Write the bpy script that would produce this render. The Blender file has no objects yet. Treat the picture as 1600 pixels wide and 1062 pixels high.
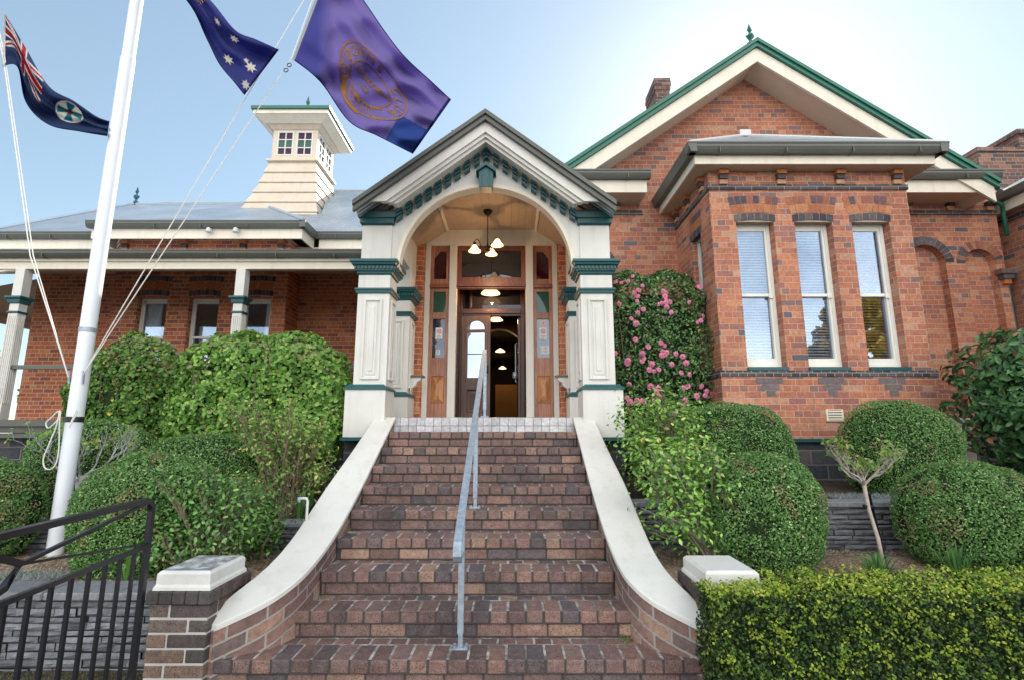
import bpy, bmesh, math, random
import numpy as np
from mathutils import Vector, Matrix, noise
random.seed(7); rng = np.random.default_rng(7)
R = math.radians
scene = bpy.context.scene
COL = scene.collection

# ------------------------------------------------------------------ camera
F, TH, CX, CAMX, EYE = 786.0, R(9.98), 798.0, 0.325, 1.56
cam_d = bpy.data.cameras.new('camera'); cam = bpy.data.objects.new('camera', cam_d); COL.objects.link(cam)
cam_d.sensor_width = 36; cam_d.lens = F / 1600 * 36; cam_d.shift_x = 0.00125
cam_d.clip_start = 0.05; cam_d.clip_end = 800
cam.location = (CAMX, 0, EYE); cam.rotation_euler = (R(90) + TH, 0, 0)
scene.camera = cam
# ------------------------------------------------------------------ sky, sun, exposure
SUN_AZ, SUN_EL = R(27), R(31)                 # azimuth clockwise from +Y (behind the building, to the right)
sd = Vector((math.sin(SUN_AZ) * math.cos(SUN_EL), math.cos(SUN_AZ) * math.cos(SUN_EL), math.sin(SUN_EL)))
w = bpy.data.worlds.new('World'); scene.world = w; w.use_nodes = True
nt = w.node_tree; bg = nt.nodes['Background']
CLOUD_FILL = 14.0
sky = nt.nodes.new('ShaderNodeTexSky'); sky.sky_type = 'NISHITA'; sky.sun_disc = False
sky.sun_elevation = SUN_EL; sky.sun_rotation = SUN_AZ
sky.altitude = 600; sky.air_density = 1.0; sky.dust_density = 0.6; sky.ozone_density = 0.8
# cloud bank added on the street side to brighten the shaded front; clear sky over the building
tc = nt.nodes.new('ShaderNodeTexCoord'); sp_ = nt.nodes.new('ShaderNodeSeparateXYZ'); nt.links.new(tc.outputs['Generated'], sp_.inputs[0])
def wm(op, a, b):
    x = nt.nodes.new('ShaderNodeMath'); x.operation = op; x.use_clamp = op == 'MULTIPLY'
    for v, i in ((a, 0), (b, 1)):
        if isinstance(v, (int, float)): x.inputs[i].default_value = v
        else: nt.links.new(v, x.inputs[i])
    return x.outputs[0]
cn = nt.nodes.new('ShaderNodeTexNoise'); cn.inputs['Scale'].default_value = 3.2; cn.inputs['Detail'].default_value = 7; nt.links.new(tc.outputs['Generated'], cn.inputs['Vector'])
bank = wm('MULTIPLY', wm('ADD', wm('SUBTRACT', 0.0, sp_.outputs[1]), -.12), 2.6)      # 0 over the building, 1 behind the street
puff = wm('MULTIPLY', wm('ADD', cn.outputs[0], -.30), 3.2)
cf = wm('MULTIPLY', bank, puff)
gm = nt.nodes.new('ShaderNodeGamma'); gm.inputs[1].default_value = .60; nt.links.new(sky.outputs[0], gm.inputs[0])      # gamma flattens the sky colour: softens the glow round the sun
sky_tint = nt.nodes.new('ShaderNodeMixRGB'); sky_tint.blend_type = 'MULTIPLY'; sky_tint.inputs[0].default_value = 1; sky_tint.inputs[2].default_value = (1.28, 1.42, 1.42, 1); nt.links.new(gm.outputs[0], sky_tint.inputs[1])
cm = nt.nodes.new('ShaderNodeMixRGB'); nt.links.new(cf, cm.inputs[0]); nt.links.new(sky_tint.outputs[0], cm.inputs[1]); cm.inputs[2].default_value = (CLOUD_FILL * 1.0, CLOUD_FILL * .985, CLOUD_FILL * .96, 1)
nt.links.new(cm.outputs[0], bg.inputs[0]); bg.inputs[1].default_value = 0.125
sl = bpy.data.lights.new('sun', 'SUN'); sl.energy = 3.0; sl.angle = R(0.5); sl.color = (1, .93, .82)
so = bpy.data.objects.new('sun', sl); COL.objects.link(so); so.rotation_euler = sd.to_track_quat('Z', 'Y').to_euler()
scene.view_settings.view_transform = 'Standard'; scene.view_settings.look = 'None'
scene.view_settings.exposure = 1.12; scene.view_settings.gamma = 1.0

def at(px, py, Y):
    """surveyed point: where the sight line through photo pixel (px,py) meets the vertical plane at depth Y"""
    c, s = math.cos(TH), math.sin(TH); u = (px - CX) / F; v = (531 - py) / F
    t = Y / (c - v * s)
    return Vector((CAMX + u * t, Y, EYE + t * (s + v * c)))

# ------------------------------------------------------------------ materials
def mat(name, col=(.5, .5, .5), rough=.6, metal=0.0, spec=.5):
    m = bpy.data.materials.new(name); m.use_nodes = True
    b = m.node_tree.nodes['Principled BSDF']
    b.inputs['Base Color'].default_value = (*col, 1); b.inputs['Roughness'].default_value = rough
    b.inputs['Metallic'].default_value = metal; b.inputs['Specular IOR Level'].default_value = spec
    return m
class N:
    """short-hand for adding and wiring nodes"""
    def __init__(s, m): s.t = m.node_tree; s.b = s.t.nodes.get('Principled BSDF')
    def n(s, k, **kw):
        x = s.t.nodes.new('ShaderNode' + k)
        for a, b in kw.items():
            if a in x.inputs.keys() if isinstance(a, str) else False: x.inputs[a].default_value = b
            else: setattr(x, a, b)
        return x
    def l(s, a, b): s.t.links.new(a, b)
    def ramp(s, fac, stops, interp='LINEAR'):
        r = s.n('ValToRGB'); r.color_ramp.interpolation = interp
        e = r.color_ramp.elements
        while len(e) < len(stops): e.new(.5)
        for i, (p, c) in enumerate(stops): e[i].position = p; e[i].color = (*c, 1)
        s.l(fac, r.inputs[0]); return r.outputs[0]
    def noise(s, vec, scale, detail=4, rough=.55, out=0):
        x = s.n('TexNoise'); x.inputs['Scale'].default_value = scale; x.inputs['Detail'].default_value = detail
        x.inputs['Roughness'].default_value = rough
        if vec is not None: s.l(vec, x.inputs['Vector'])
        return x.outputs[out]
    def mix(s, a, b, f, mode='MIX'):
        x = s.n('MixRGB'); x.blend_type = mode
        for v, i in ((f, 0), (a, 1), (b, 2)):
            if isinstance(v, (int, float)): x.inputs[i].default_value = v
            elif isinstance(v, tuple): x.inputs[i].default_value = (*v, 1)
            else: s.l(v, x.inputs[i])
        return x.outputs[0]
    def math(s, op, a, b=0.0, c=None):
        x = s.n('Math'); x.operation = op
        for v, i in ((a, 0), (b, 1)) + (((c, 2),) if c is not None else ()):
            if isinstance(v, (int, float)): x.inputs[i].default_value = v
            else: s.l(v, x.inputs[i])
        return x.outputs[0]
    def bump(s, h, strength=.3, dist=.01, prev=None):
        x = s.n('Bump'); x.inputs['Strength'].default_value = strength; x.inputs['Distance'].default_value = dist
        s.l(h, x.inputs['Height'])
        if prev is not None: s.l(prev, x.inputs['Normal'])
        return x.outputs[0]
    def pos(s): return s.n('NewGeometry').outputs['Position']

def paint(name, col, rough=.45, dirt=.12, scale=3.0):
    m = mat(name, col, rough); k = N(m); p = k.pos()
    a = k.noise(p, scale, 5); b = k.noise(p, scale * 14, 3)
    d = tuple(c * .72 for c in (col[0], col[1] * .97, col[2] * .9))
    f = k.ramp(a, [(.42, (0, 0, 0)), (.78, (dirt * 3,) * 3)])
    c = k.mix(col, d, f)
    mp = k.n('Mapping'); mp.inputs['Scale'].default_value = (9, 9, .9); k.l(p, mp.inputs[0]); run = k.noise(mp.outputs[0], 1.0, 6, .65)
    c = k.mix(c, tuple(x * .6 for x in (col[0], col[1] * .96, col[2] * .88)), k.ramp(run, [(.52, (0, 0, 0)), (.80, (dirt * 3.2,) * 3)]))
    sc = k.noise(p, 55, 5, .7); c2 = k.mix(c, tuple(x * .5 for x in col), k.ramp(sc, [(.66, (0, 0, 0)), (.74, (dirt * 3,) * 3)]))
    k.l(c2, k.b.inputs['Base Color'])
    k.l(k.bump(b, .08, .003), k.b.inputs['Normal'])
    return m
BEIGE = paint('beige_paint', (.64, .54, .43), .5)
SASHW = paint('window_paint', (.80, .77, .70), .45, .06)
CREAM = paint('cream_paint', (.76, .69, .57), .5)
WHITE = paint('off_white_paint', (.70, .68, .62), .5, .1)
RENDER = paint('painted_render', (.69, .675, .63), .6, .14, 2.2)
TEAL = paint('teal_paint', (.014, .085, .092), .4, .1)
GREEN = paint('green_paint', (.012, .13, .085), .4, .1)
GUTTER = paint('grey_green_gutter', (.095, .098, .082), .4, .15)
BLACKIRON = paint('black_iron_paint', (.012, .012, .016), .35, .2, 9)
BOARD = paint('ceiling_boards_paint', (.58, .46, .34), .5, .1)
GREYWOOD = paint('grey_green_boards', (.10, .10, .085), .6, .25)

def wall_uv(k, slope=False):
    g = k.n('NewGeometry'); sp = k.n('SeparateXYZ'); k.l(g.outputs['Position'], sp.inputs[0])
    sn = k.n('SeparateXYZ'); k.l(g.outputs['True Normal'], sn.inputs[0])
    side = k.math('GREATER_THAN', k.math('ABSOLUTE', sn.outputs[0]), .6)
    flat = k.math('GREATER_THAN', k.math('ABSOLUTE', sn.outputs[2]), .75)
    u = k.n('Mix'); u.data_type = 'FLOAT'; k.l(side, u.inputs[0]); k.l(sp.outputs[0], u.inputs[2]); k.l(sp.outputs[1], u.inputs[3])
    v = k.n('Mix'); v.data_type = 'FLOAT'; k.l(flat, v.inputs[0]); k.l(sp.outputs[2], v.inputs[2]); k.l(sp.outputs[1], v.inputs[3])
    cb = k.n('CombineXYZ'); k.l(u.outputs[0], cb.inputs[0]); k.l(v.outputs[0], cb.inputs[1])
    return cb.outputs[0], g.outputs['Position']
def brick_mat(name, stops, mortar, bw=.24, bh=.086, ms=.0055, uv=False, bumpd=.006, rough=.8, speck=.25, shift=(0, 0), bias=0.0, headers=True, stain=.8):
    m = mat(name, (.3, .1, .06), rough, 0, .3); k = N(m)
    if uv:
        vec = k.n('UVMap').outputs[0]; p = k.pos()
    else: vec, p = wall_uv(k)
    nz = k.noise(p, 7, 2, out=1)
    wob = k.n('VectorMath'); wob.operation = 'MULTIPLY_ADD'; k.l(nz, wob.inputs[0]); wob.inputs[1].default_value = (.007, .007, 0); k.l(vec, wob.inputs[2])
    ad = k.n('VectorMath'); ad.operation = 'ADD'; k.l(wob.outputs[0], ad.inputs[0]); ad.inputs[1].default_value = (20 + shift[0], 8.6 + shift[1], 0)
    def brick(width):
        b = k.n('TexBrick'); b.offset = .5; b.offset_frequency = 2; b.squash = 1
        b.inputs['Color1'].default_value = (0, 0, 0, 1); b.inputs['Color2'].default_value = (1, 1, 1, 1)
        b.inputs['Mortar'].default_value = (.5, .5, .5, 1)
        b.inputs['Scale'].default_value = 1; b.inputs['Mortar Size'].default_value = ms; b.inputs['Mortar Smooth'].default_value = .25
        b.inputs['Bias'].default_value = bias; b.inputs['Brick Width'].default_value = width; b.inputs['Row Height'].default_value = bh
        k.l(ad.outputs[0], b.inputs['Vector']); return b
    b1 = brick(bw); col, fac = b1.outputs['Color'], b1.outputs['Fac']
    if headers:                                     # every fourth course is a header course
        b2 = brick(bw / 2); sv = k.n('SeparateXYZ'); k.l(ad.outputs[0], sv.inputs[0])
        row = k.math('FLOOR', k.math('DIVIDE', sv.outputs[1], bh)); hd = k.math('LESS_THAN', k.math('MODULO', row, 4.0), .5)
        col = k.mix(col, b2.outputs['Color'], hd)
        fm = k.n('Mix'); fm.data_type = 'FLOAT'; k.l(hd, fm.inputs[0]); k.l(fac, fm.inputs[2]); k.l(b2.outputs['Fac'], fm.inputs[3]); fac = fm.outputs[0]
    pal = k.ramp(col, stops, 'CONSTANT')
    vn = k.noise(p, 26, 5, .7); big = k.noise(p, .9, 3)
    c = k.mix(pal, k.ramp(vn, [(.3, (.55, .5, .5)), (.62, (1.12, 1.1, 1.08))]), .75, 'MULTIPLY')
    sp = k.noise(p, 170, 2, .6)
    c = k.mix(c, (.03, .022, .022), k.ramp(sp, [(.60, (0, 0, 0)), (.68, (speck,) * 3)]))
    c = k.mix(c, k.ramp(big, [(.35, (.76, .72, .74)), (.65, (1.14, 1.12, 1.08))]), stain, 'MULTIPLY')
    med = k.noise(p, 3.3, 6, .7); c = k.mix(c, (.55, .47, .42), k.ramp(med, [(.60, (0, 0, 0)), (.78, (.18,) * 3)])); c = k.mix(c, (.10, .075, .075), k.ramp(k.noise(p, 2.1, 6, .75), [(.60, (0, 0, 0)), (.80, (.45,) * 3)]))
    mpv = k.n('Mapping'); mpv.inputs['Scale'].default_value = (5, 5, .55); k.l(p, mpv.inputs[0]); c = k.mix(c, (.13, .095, .085), k.ramp(k.noise(mpv.outputs[0], 1.0, 6, .7), [(.54, (0, 0, 0)), (.80, (.42,) * 3)]))
    mo = k.mix(mortar, tuple(x * .55 for x in mortar), k.noise(p, 5, 4))
    c = k.mix(c, mo, fac)
    k.l(c, k.b.inputs['Base Color'])
    h = k.math('ADD', k.math('MULTIPLY', fac, -1.0), k.math('MULTIPLY', vn, .45))
    k.l(k.bump(h, .8, bumpd), k.b.inputs['Normal'])
    return m
RED = [(0, (.58, .19, .085)), (.16, (.52, .165, .08)), (.34, (.44, .135, .075)), (.5, (.60, .22, .10)), (.62, (.37, .12, .08)), (.74, (.54, .18, .09)), (.88, (.31, .11, .08)), (.95, (.62, .27, .14))]
MOT = [(0, (.50, .205, .12)), (.14, (.44, .17, .105)), (.27, (.37, .15, .11)), (.37, (.53, .25, .15)), (.48, (.41, .165, .115)), (.59, (.48, .195, .12)), (.70, (.33, .15, .125)), (.77, (.51, .28, .19)), (.85, (.46, .18, .105)), (.94, (.24, .15, .145)), (.985, (.14, .125, .145))]
BRICK_L = brick_mat('red_brickwork', RED, (.76, .56, .38), ms=.0065)
BRICK_R = brick_mat('mottled_brickwork', MOT, (.62, .48, .36), ms=.0045)
DARKB = [(0, (.06, .065, .08)), (.3, (.09, .09, .105)), (.55, (.045, .05, .065)), (.75, (.12, .10, .11)), (.9, (.10, .11, .14))]
BRICK_D = brick_mat('blue_black_brickwork', DARKB, (.45, .38, .30), headers=False)
BRICK_H = brick_mat('blue_black_headers', DARKB, (.45, .38, .30), bw=.12, headers=False)
BRICK_CH = brick_mat('old_chimney_brickwork', [(0, (.20, .10, .08)), (.3, (.12, .08, .075)), (.6, (.26, .14, .10)), (.8, (.10, .075, .075))], (.40, .33, .27))
STEPC = [(0, (.215, .135, .12)), (.18, (.25, .155, .135)), (.36, (.17, .125, .12)), (.5, (.30, .185, .15)), (.62, (.22, .14, .125)), (.74, (.36, .235, .18)), (.88, (.135, .11, .115)), (.94, (.28, .17, .145))]
BRICK_S = brick_mat('worn_paver_brickwork', STEPC, (.42, .38, .34), uv=True, headers=False, speck=.5, ms=.009, bumpd=.008)
BRICK_P = brick_mat('grey_pier_brickwork', [(0, (.11, .08, .07)), (.3, (.075, .06, .06)), (.55, (.15, .10, .08)), (.75, (.09, .065, .06)), (.9, (.24, .14, .09))], (.50, .46, .42), speck=.5, headers=False, ms=.007)
STONE = brick_mat('dark_stone_blocks', [(0, (.05, .06, .075)), (.3, (.08, .085, .095)), (.6, (.04, .048, .06)), (.8, (.12, .115, .11))], (.20, .18, .16), bw=.42, bh=.19, ms=.012, headers=False, speck=.3, bumpd=.02)

def vcol_mat(name, rough=.7, trans=0.0, bump=0.0, bscale=60, spec=.4, speck=0.0, attr='col', vary=.0):
    m = mat(name, rough=rough, spec=spec); k = N(m)
    a = k.n('Attribute'); a.attribute_name = attr; c = a.outputs['Color']
    if speck or bump or vary:
        p = k.pos()
    if vary: c = k.mix(c, k.ramp(k.noise(p, 24, 5, .7), [(.3, (.5, .48, .48)), (.68, (1.2, 1.16, 1.12))]), vary, 'MULTIPLY')
    if name == 'worn_paver': c = k.mix(c, (.035, .033, .035), k.ramp(k.noise(p, 1.7, 6, .7), [(.46, (0, 0, 0)), (.72, (.62,) * 3)])); c = k.mix(c, (.40, .33, .30), k.ramp(k.noise(p, 6, 6, .75), [(.58, (0, 0, 0)), (.80, (.42,) * 3)]))
    if speck: c = k.mix(c, (.025, .02, .022), k.ramp(k.noise(p, 150, 2, .6), [(.54, (0, 0, 0)), (.62, (speck,) * 3)]))
    k.l(c, k.b.inputs['Base Color'])
    if bump: k.l(k.bump(k.noise(p, bscale, 4, .6), .7, bump), k.b.inputs['Normal'])
    if trans:
        tr = k.n('BsdfTranslucent'); k.l(c, tr.inputs[0]); mx = k.n('MixShader'); mx.inputs[0].default_value = trans
        k.l(k.b.outputs[0], mx.inputs[1]); k.l(tr.outputs[0], mx.inputs[2])
        k.l(mx.outputs[0], k.t.nodes['Material Output'].inputs[0])
    return m
LEAF = vcol_mat('leaf', .5, .35, spec=.35)
GLOSSLEAF = vcol_mat('glossy_leaf', .3, .25, spec=.5)
PETAL = vcol_mat('petal', .6, .4)
CLOTH = vcol_mat('flag_cloth', .8, .55, spec=.1)
BARK = vcol_mat('bark', .9, 0, .004, 60, .2, vary=.6)
PAVER = vcol_mat('worn_paver', .75, 0, .004, 90, .3, speck=.75, vary=.7)
SLATE = vcol_mat('rough_block', .85, 0, .006, 45, .3, speck=.3, vary=.7)
BRICKV = vcol_mat('rubbed_brick', .8, 0, .003, 80, .3, speck=.3, vary=.7)
JOINTD = mat('dark_grimy_joint', (.055, .05, .045), .95)
GRITM = mat('moss_and_mortar', (.10, .09, .08), .95)
_k = N(GRITM); _c = _k.ramp(_k.noise(_k.pos(), 9, 6, .7), [(.32, (.05, .055, .045)), (.46, (.20, .18, .165)), (.62, (.50, .47, .44))]); _k.l(_c, _k.b.inputs['Base Color'])

def corrugated():
    m = mat('corrugated_iron_paint', (.30, .36, .43), .38, .35); k = N(m)
    g = k.n('NewGeometry'); sp = k.n('SeparateXYZ'); k.l(g.outputs['Position'], sp.inputs[0])
    sn = k.n('SeparateXYZ'); k.l(g.outputs['True Normal'], sn.inputs[0])
    side = k.math('GREATER_THAN', k.math('ABSOLUTE', sn.outputs[0]), k.math('ABSOLUTE', sn.outputs[1]))
    u = k.n('Mix'); u.data_type = 'FLOAT'; k.l(side, u.inputs[0]); k.l(sp.outputs[0], u.inputs[2]); k.l(sp.outputs[1], u.inputs[3])
    s = k.math('SINE', k.math('MULTIPLY', u.outputs[0], 2 * math.pi / .076))
    k.l(k.bump(s, .9, .012), k.b.inputs['Normal'])
    n = k.noise(g.outputs['Position'], 1.6, 5); c = k.ramp(n, [(.3, (.34, .40, .46)), (.6, (.46, .52, .58)), (.8, (.58, .62, .66))])
    k.l(c, k.b.inputs['Base Color']); return m
IRON = corrugated(); RIDGE = mat('ridge_metal', (.42, .48, .54), .4, .3)
GALV = mat('galvanised_steel', (.42, .46, .50), .42, .35); _k = N(GALV)
_k.l(_k.ramp(_k.noise(_k.pos(), 30, 4), [(.3, (.24, .29, .35)), (.7, (.40, .46, .53))]), _k.b.inputs['Base Color'])
def timber(name, a, b, rough=.35):
    m = mat(name, a, rough); k = N(m); p = k.pos()
    mp = k.n('Mapping'); mp.inputs['Scale'].default_value = (38, 38, 2.2); k.l(p, mp.inputs[0])
    n = k.noise(mp.outputs[0], 1, 5, .6); n2 = k.noise(p, 2.5, 3)
    c = k.ramp(n, [(.3, a), (.65, b)]); c = k.mix(c, k.ramp(n2, [(.3, (.65, .6, .6)), (.7, (1.15, 1.1, 1.1))]), .7, 'MULTIPLY')
    k.l(c, k.b.inputs['Base Color']); k.l(k.bump(n, .15, .002), k.b.inputs['Normal']); return m
CEDAR = timber('varnished_cedar', (.15, .042, .022), (.30, .095, .045))
CEDARL = timber('worn_cedar', (.24, .085, .045), (.46, .22, .13))
CEDARD = timber('dark_cedar', (.035, .012, .010), (.075, .024, .016))
DOORW = timber('faded_door_timber', (.085, .05, .042), (.17, .105, .085), .45)
def glass(name, tint=(.9, .95, 1), base=.22, dark=None):
    m = bpy.data.materials.new(name); m.use_nodes = True; t = m.node_tree; t.nodes.clear()
    k = N(m); o = k.n('OutputMaterial'); gl = k.n('BsdfGlossy'); gl.inputs['Roughness'].default_value = .01; gl.inputs['Color'].default_value = (.72, .84, 1, 1)
    n = k.noise(k.pos(), 3.5, 2); k.l(k.bump(n, .02, .01), gl.inputs['Normal'])
    if dark: tr = k.n('BsdfDiffuse'); tr.inputs[0].default_value = (*dark, 1)
    else: tr = k.n('BsdfTransparent'); tr.inputs[0].default_value = (*tint, 1)
    fr = k.n('Fresnel'); fr.inputs[0].default_value = 1.5
    f = k.math('ADD', fr.outputs[0], base); f.node.use_clamp = True
    mx = k.n('MixShader'); k.l(f, mx.inputs[0]); k.l(tr.outputs[0], mx.inputs[1]); k.l(gl.outputs[0], mx.inputs[2]); k.l(mx.outputs[0], o.inputs[0])
    return m
GLASS = glass('window_glass', base=.15); GLASSK = glass('dark_glass', base=.0, dark=(.02, .018, .02)); GLASSD = glass('obscure_glass', base=.06, dark=(.03, .028, .03)); GLASSR = glass('ruby_glass', base=.05, dark=(.045, .008, .014))
GLASSG = glass('green_stained_glass', base=.0, dark=(.03, .09, .06)); GLASSP = glass('purple_stained_glass', base=-.02, dark=(.05, .015, .045))
def emit(name, col, s):
    m = bpy.data.materials.new(name); m.use_nodes = True; b = m.node_tree.nodes['Principled BSDF']
    b.inputs['Base Color'].default_value = (*col, 1); b.inputs['Emission Color'].default_value = (*col, 1); b.inputs['Emission Strength'].default_value = s; return m
SHADE = emit('lit_glass_shade', (1, .66, .34), 1.1)
def plain(name, stops, scale, rough=.95, bump=.02, bs=None, detail=8):
    m = mat(name, rough=rough, spec=.2); k = N(m); p = k.pos(); n = k.noise(p, scale, detail, .7)
    k.l(k.ramp(n, stops), k.b.inputs['Base Color']); k.l(k.bump(k.noise(p, bs or scale * 2, 6, .7), .9, bump), k.b.inputs['Normal']); return m
MULCH = plain('bark_mulch', [(.3, (.10, .07, .05)), (.45, (.34, .25, .17)), (.58, (.52, .41, .30)), (.72, (.66, .56, .43))], 38, bump=.03)
PAVE = plain('asphalt_pavement', [(.3, (.08, .078, .075)), (.7, (.16, .155, .15))], 12, bump=.006, bs=80)
SOIL = plain('soil', [(.3, (.03, .024, .018)), (.7, (.10, .075, .05))], 14)
DIRTYCAP = mat('weathered_cap', (.7, .7, .68), .7); _k = N(DIRTYCAP)
_g = _k.n('NewGeometry'); _s = _k.n('SeparateXYZ'); _k.l(_g.outputs['True Normal'], _s.inputs[0])
_n = _k.noise(_g.outputs['Position'], 11, 8, .75); _up = _k.math('GREATER_THAN', _s.outputs[2], .9)
_a = _k.ramp(_n, [(.40, (.66, .66, .64)), (.50, (.30, .31, .31)), (.62, (.17, .18, .18))]); _b = _k.ramp(_n, [(.4, (.72, .71, .68)), (.8, (.58, .57, .54))])
_k.l(_k.mix(_b, _a, _up), _k.b.inputs['Base Color']); _k.l(_k.bump(_k.noise(_g.outputs['Position'], 60, 3), .2, .004), _k.b.inputs['Normal'])
TILE = brick_mat('white_glazed_tiles', [(0, (.62, .64, .66)), (.3, (.56, .58, .60)), (.6, (.66, .68, .70)), (.8, (.50, .53, .56))], (.12, .12, .12), bw=.102, bh=.102, ms=.003, headers=False, speck=.12, bumpd=.003, rough=.25)
for _nd in TILE.node_tree.nodes:
    if _nd.bl_idname == 'ShaderNodeTexBrick': _nd.offset = 0
PAPER = mat('paper', (.75, .75, .76), .7); REDINK = mat('red_ink', (.6, .03, .03), .7); GREYINK = mat('grey_ink', (.25, .25, .27), .7)
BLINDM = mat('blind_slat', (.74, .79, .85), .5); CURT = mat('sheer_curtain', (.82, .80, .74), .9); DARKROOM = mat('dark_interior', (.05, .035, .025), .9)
ROPE = mat('halyard_rope', (.68, .66, .62), .8); POLEM = paint('white_pole_paint', (.78, .81, .85), .35, .08)
PLASTIC = mat('white_plastic', (.62, .62, .6), .4)

# ------------------------------------------------------------------ mesh helpers
class MB:
    def __init__(s): s.v = []; s.f = []; s.mi = []; s.c = []; s.uv = []; s.has_c = False; s.has_uv = False
    def add(s, vs, fs, col=None, mi=0, uvs=None):
        b = len(s.v); s.v += [tuple(p) for p in vs]
        for i, f in enumerate(fs):
            s.f.append([b + j for j in f]); s.mi.append(mi); s.c.append(col)
            s.uv.append(uvs[i] if uvs else None)
        if col is not None: s.has_c = True
        if uvs: s.has_uv = True
        return s
    def box(s, x0, x1, y0, y1, z0, z1, col=None, mi=0):
        x0, x1 = sorted((x0, x1)); y0, y1 = sorted((y0, y1)); z0, z1 = sorted((z0, z1))
        vs = [(x0, y0, z0), (x1, y0, z0), (x1, y1, z0), (x0, y1, z0), (x0, y0, z1), (x1, y0, z1), (x1, y1, z1), (x0, y1, z1)]
        return s.add(vs, [(0, 3, 2, 1), (4, 5, 6, 7), (0, 1, 5, 4), (1, 2, 6, 5), (2, 3, 7, 6), (3, 0, 4, 7)], col, mi)
    def bbox(s, x0, x1, y0, y1, z0, z1, r=.008, col=None, M=None):
        """box with chamfered edges (worn brick)"""
        P = []
        for sx, sy, sz in [(a, b, c) for a in (0, 1) for b in (0, 1) for c in (0, 1)]:
            x, y, z = (x1 if sx else x0), (y1 if sy else y0), (z1 if sz else z0); ix, iy, iz = (-r if sx else r), (-r if sy else r), (-r if sz else r)
            P += [(x, y + iy, z + iz), (x + ix, y, z + iz), (x + ix, y + iy, z)]
        if M is not None: P = [tuple(M @ Vector(p)) for p in P]
        I = lambda sx, sy, sz, k: ((sx * 2 + sy) * 2 + sz) * 3 + k
        fs = []
        for k in range(3):
            for d in (0, 1):
                idx = []
                for a, b in ((0, 0), (1, 0), (1, 1), (0, 1)):
                    t = [0, 0, 0]; t[k] = d; o = [q for q in range(3) if q != k]; t[o[0]] = a; t[o[1]] = b; idx.append(I(*t, k))
                flip = (d == 0) ^ (k == 1)
                fs.append(idx[::-1] if flip else idx)
        for k in range(3):
            o = [q for q in range(3) if q != k]
            for a in (0, 1):
                for b in (0, 1):
                    t0 = [0, 0, 0]; t0[o[0]] = a; t0[o[1]] = b; t1 = list(t0); t1[k] = 1
                    fs.append([I(*t0, o[0]), I(*t0, o[1]), I(*t1, o[1]), I(*t1, o[0])])
        for sx in (0, 1):
            for sy in (0, 1):
                for sz in (0, 1): fs.append([I(sx, sy, sz, 0), I(sx, sy, sz, 1), I(sx, sy, sz, 2)])
        return s.add(P, fs, col)
    def prism(s, pts, a0, a1, axis='y', col=None, mi=0):
        """polygon given in the plane across `axis`, extruded from a0 to a1"""
        def mk(p, a):
            return {'y': (p[0], a, p[1]), 'x': (a, p[0], p[1]), 'z': (p[0], p[1], a)}[axis]
        n = len(pts); vs = [mk(p, a0) for p in pts] + [mk(p, a1) for p in pts]
        fs = [list(range(n)), list(range(2 * n - 1, n - 1, -1))] + [[i, i + n, (i + 1) % n + n, (i + 1) % n] for i in range(n)]
        return s.add(vs, fs, col, mi)
    def tube(s, pts, r, n=8, col=None, cap=True, square=False):
        pts = [Vector(p) for p in pts]; rs = r if isinstance(r, (list, tuple)) else [r] * len(pts)
        up = None; b = []; 
        for i, p in enumerate(pts):
            d = (pts[min(i + 1, len(pts) - 1)] - pts[max(i - 1, 0)]).normalized()
            if up is None: up = Vector((0, 0, 1)) if abs(d.z) < .9 else Vector((1, 0, 0))
            x = d.cross(up).normalized(); y = x.cross(d).normalized(); up = y
            off = math.pi / n if square else 0
            for j in range(n):
                a = 2 * math.pi * j / n + off; b.append(p + (x * math.cos(a) + y * math.sin(a)) * rs[i])
        fs = [[i * n + j, i * n + (j + 1) % n, (i + 1) * n + (j + 1) % n, (i + 1) * n + j] for i in range(len(pts) - 1) for j in range(n)]
        if cap: fs += [list(range(n))[::-1], list(range((len(pts) - 1) * n, len(pts) * n))]
        return s.add(b, fs, col)
    def lathe(s, c, prof, n=16, col=None, axis='z'):
        """profile of (radius, height) turned about a vertical axis through c"""
        vs = []
        for r, z in prof:
            for j in range(n):
                a = 2 * math.pi * j / n; vs.append((c[0] + r * math.cos(a), c[1] + r * math.sin(a), c[2] + z))
        m = len(prof); fs = [[i * n + j, i * n + (j + 1) % n, (i + 1) * n + (j + 1) % n, (i + 1) * n + j] for i in range(m - 1) for j in range(n)]
        fs += [list(range(n))[::-1], list(range((m - 1) * n, m * n))]
        return s.add(vs, fs, col)
    def sq(s, x0, x1, y0, y1, prof, col=None):
        """moulding round a rectangular pier: profile of (overhang, z) from bottom to top"""
        vs = []
        for o, z in prof: vs += [(x0 - o, y0 - o, z), (x1 + o, y0 - o, z), (x1 + o, y1 + o, z), (x0 - o, y1 + o, z)]
        m = len(prof); fs = [[i * 4 + j, i * 4 + (j + 1) % 4, (i + 1) * 4 + (j + 1) % 4, (i + 1) * 4 + j] for i in range(m - 1) for j in range(4)]
        fs += [[3, 2, 1, 0], [(m - 1) * 4 + j for j in range(4)]]
        return s.add(vs, fs, col)
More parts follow.
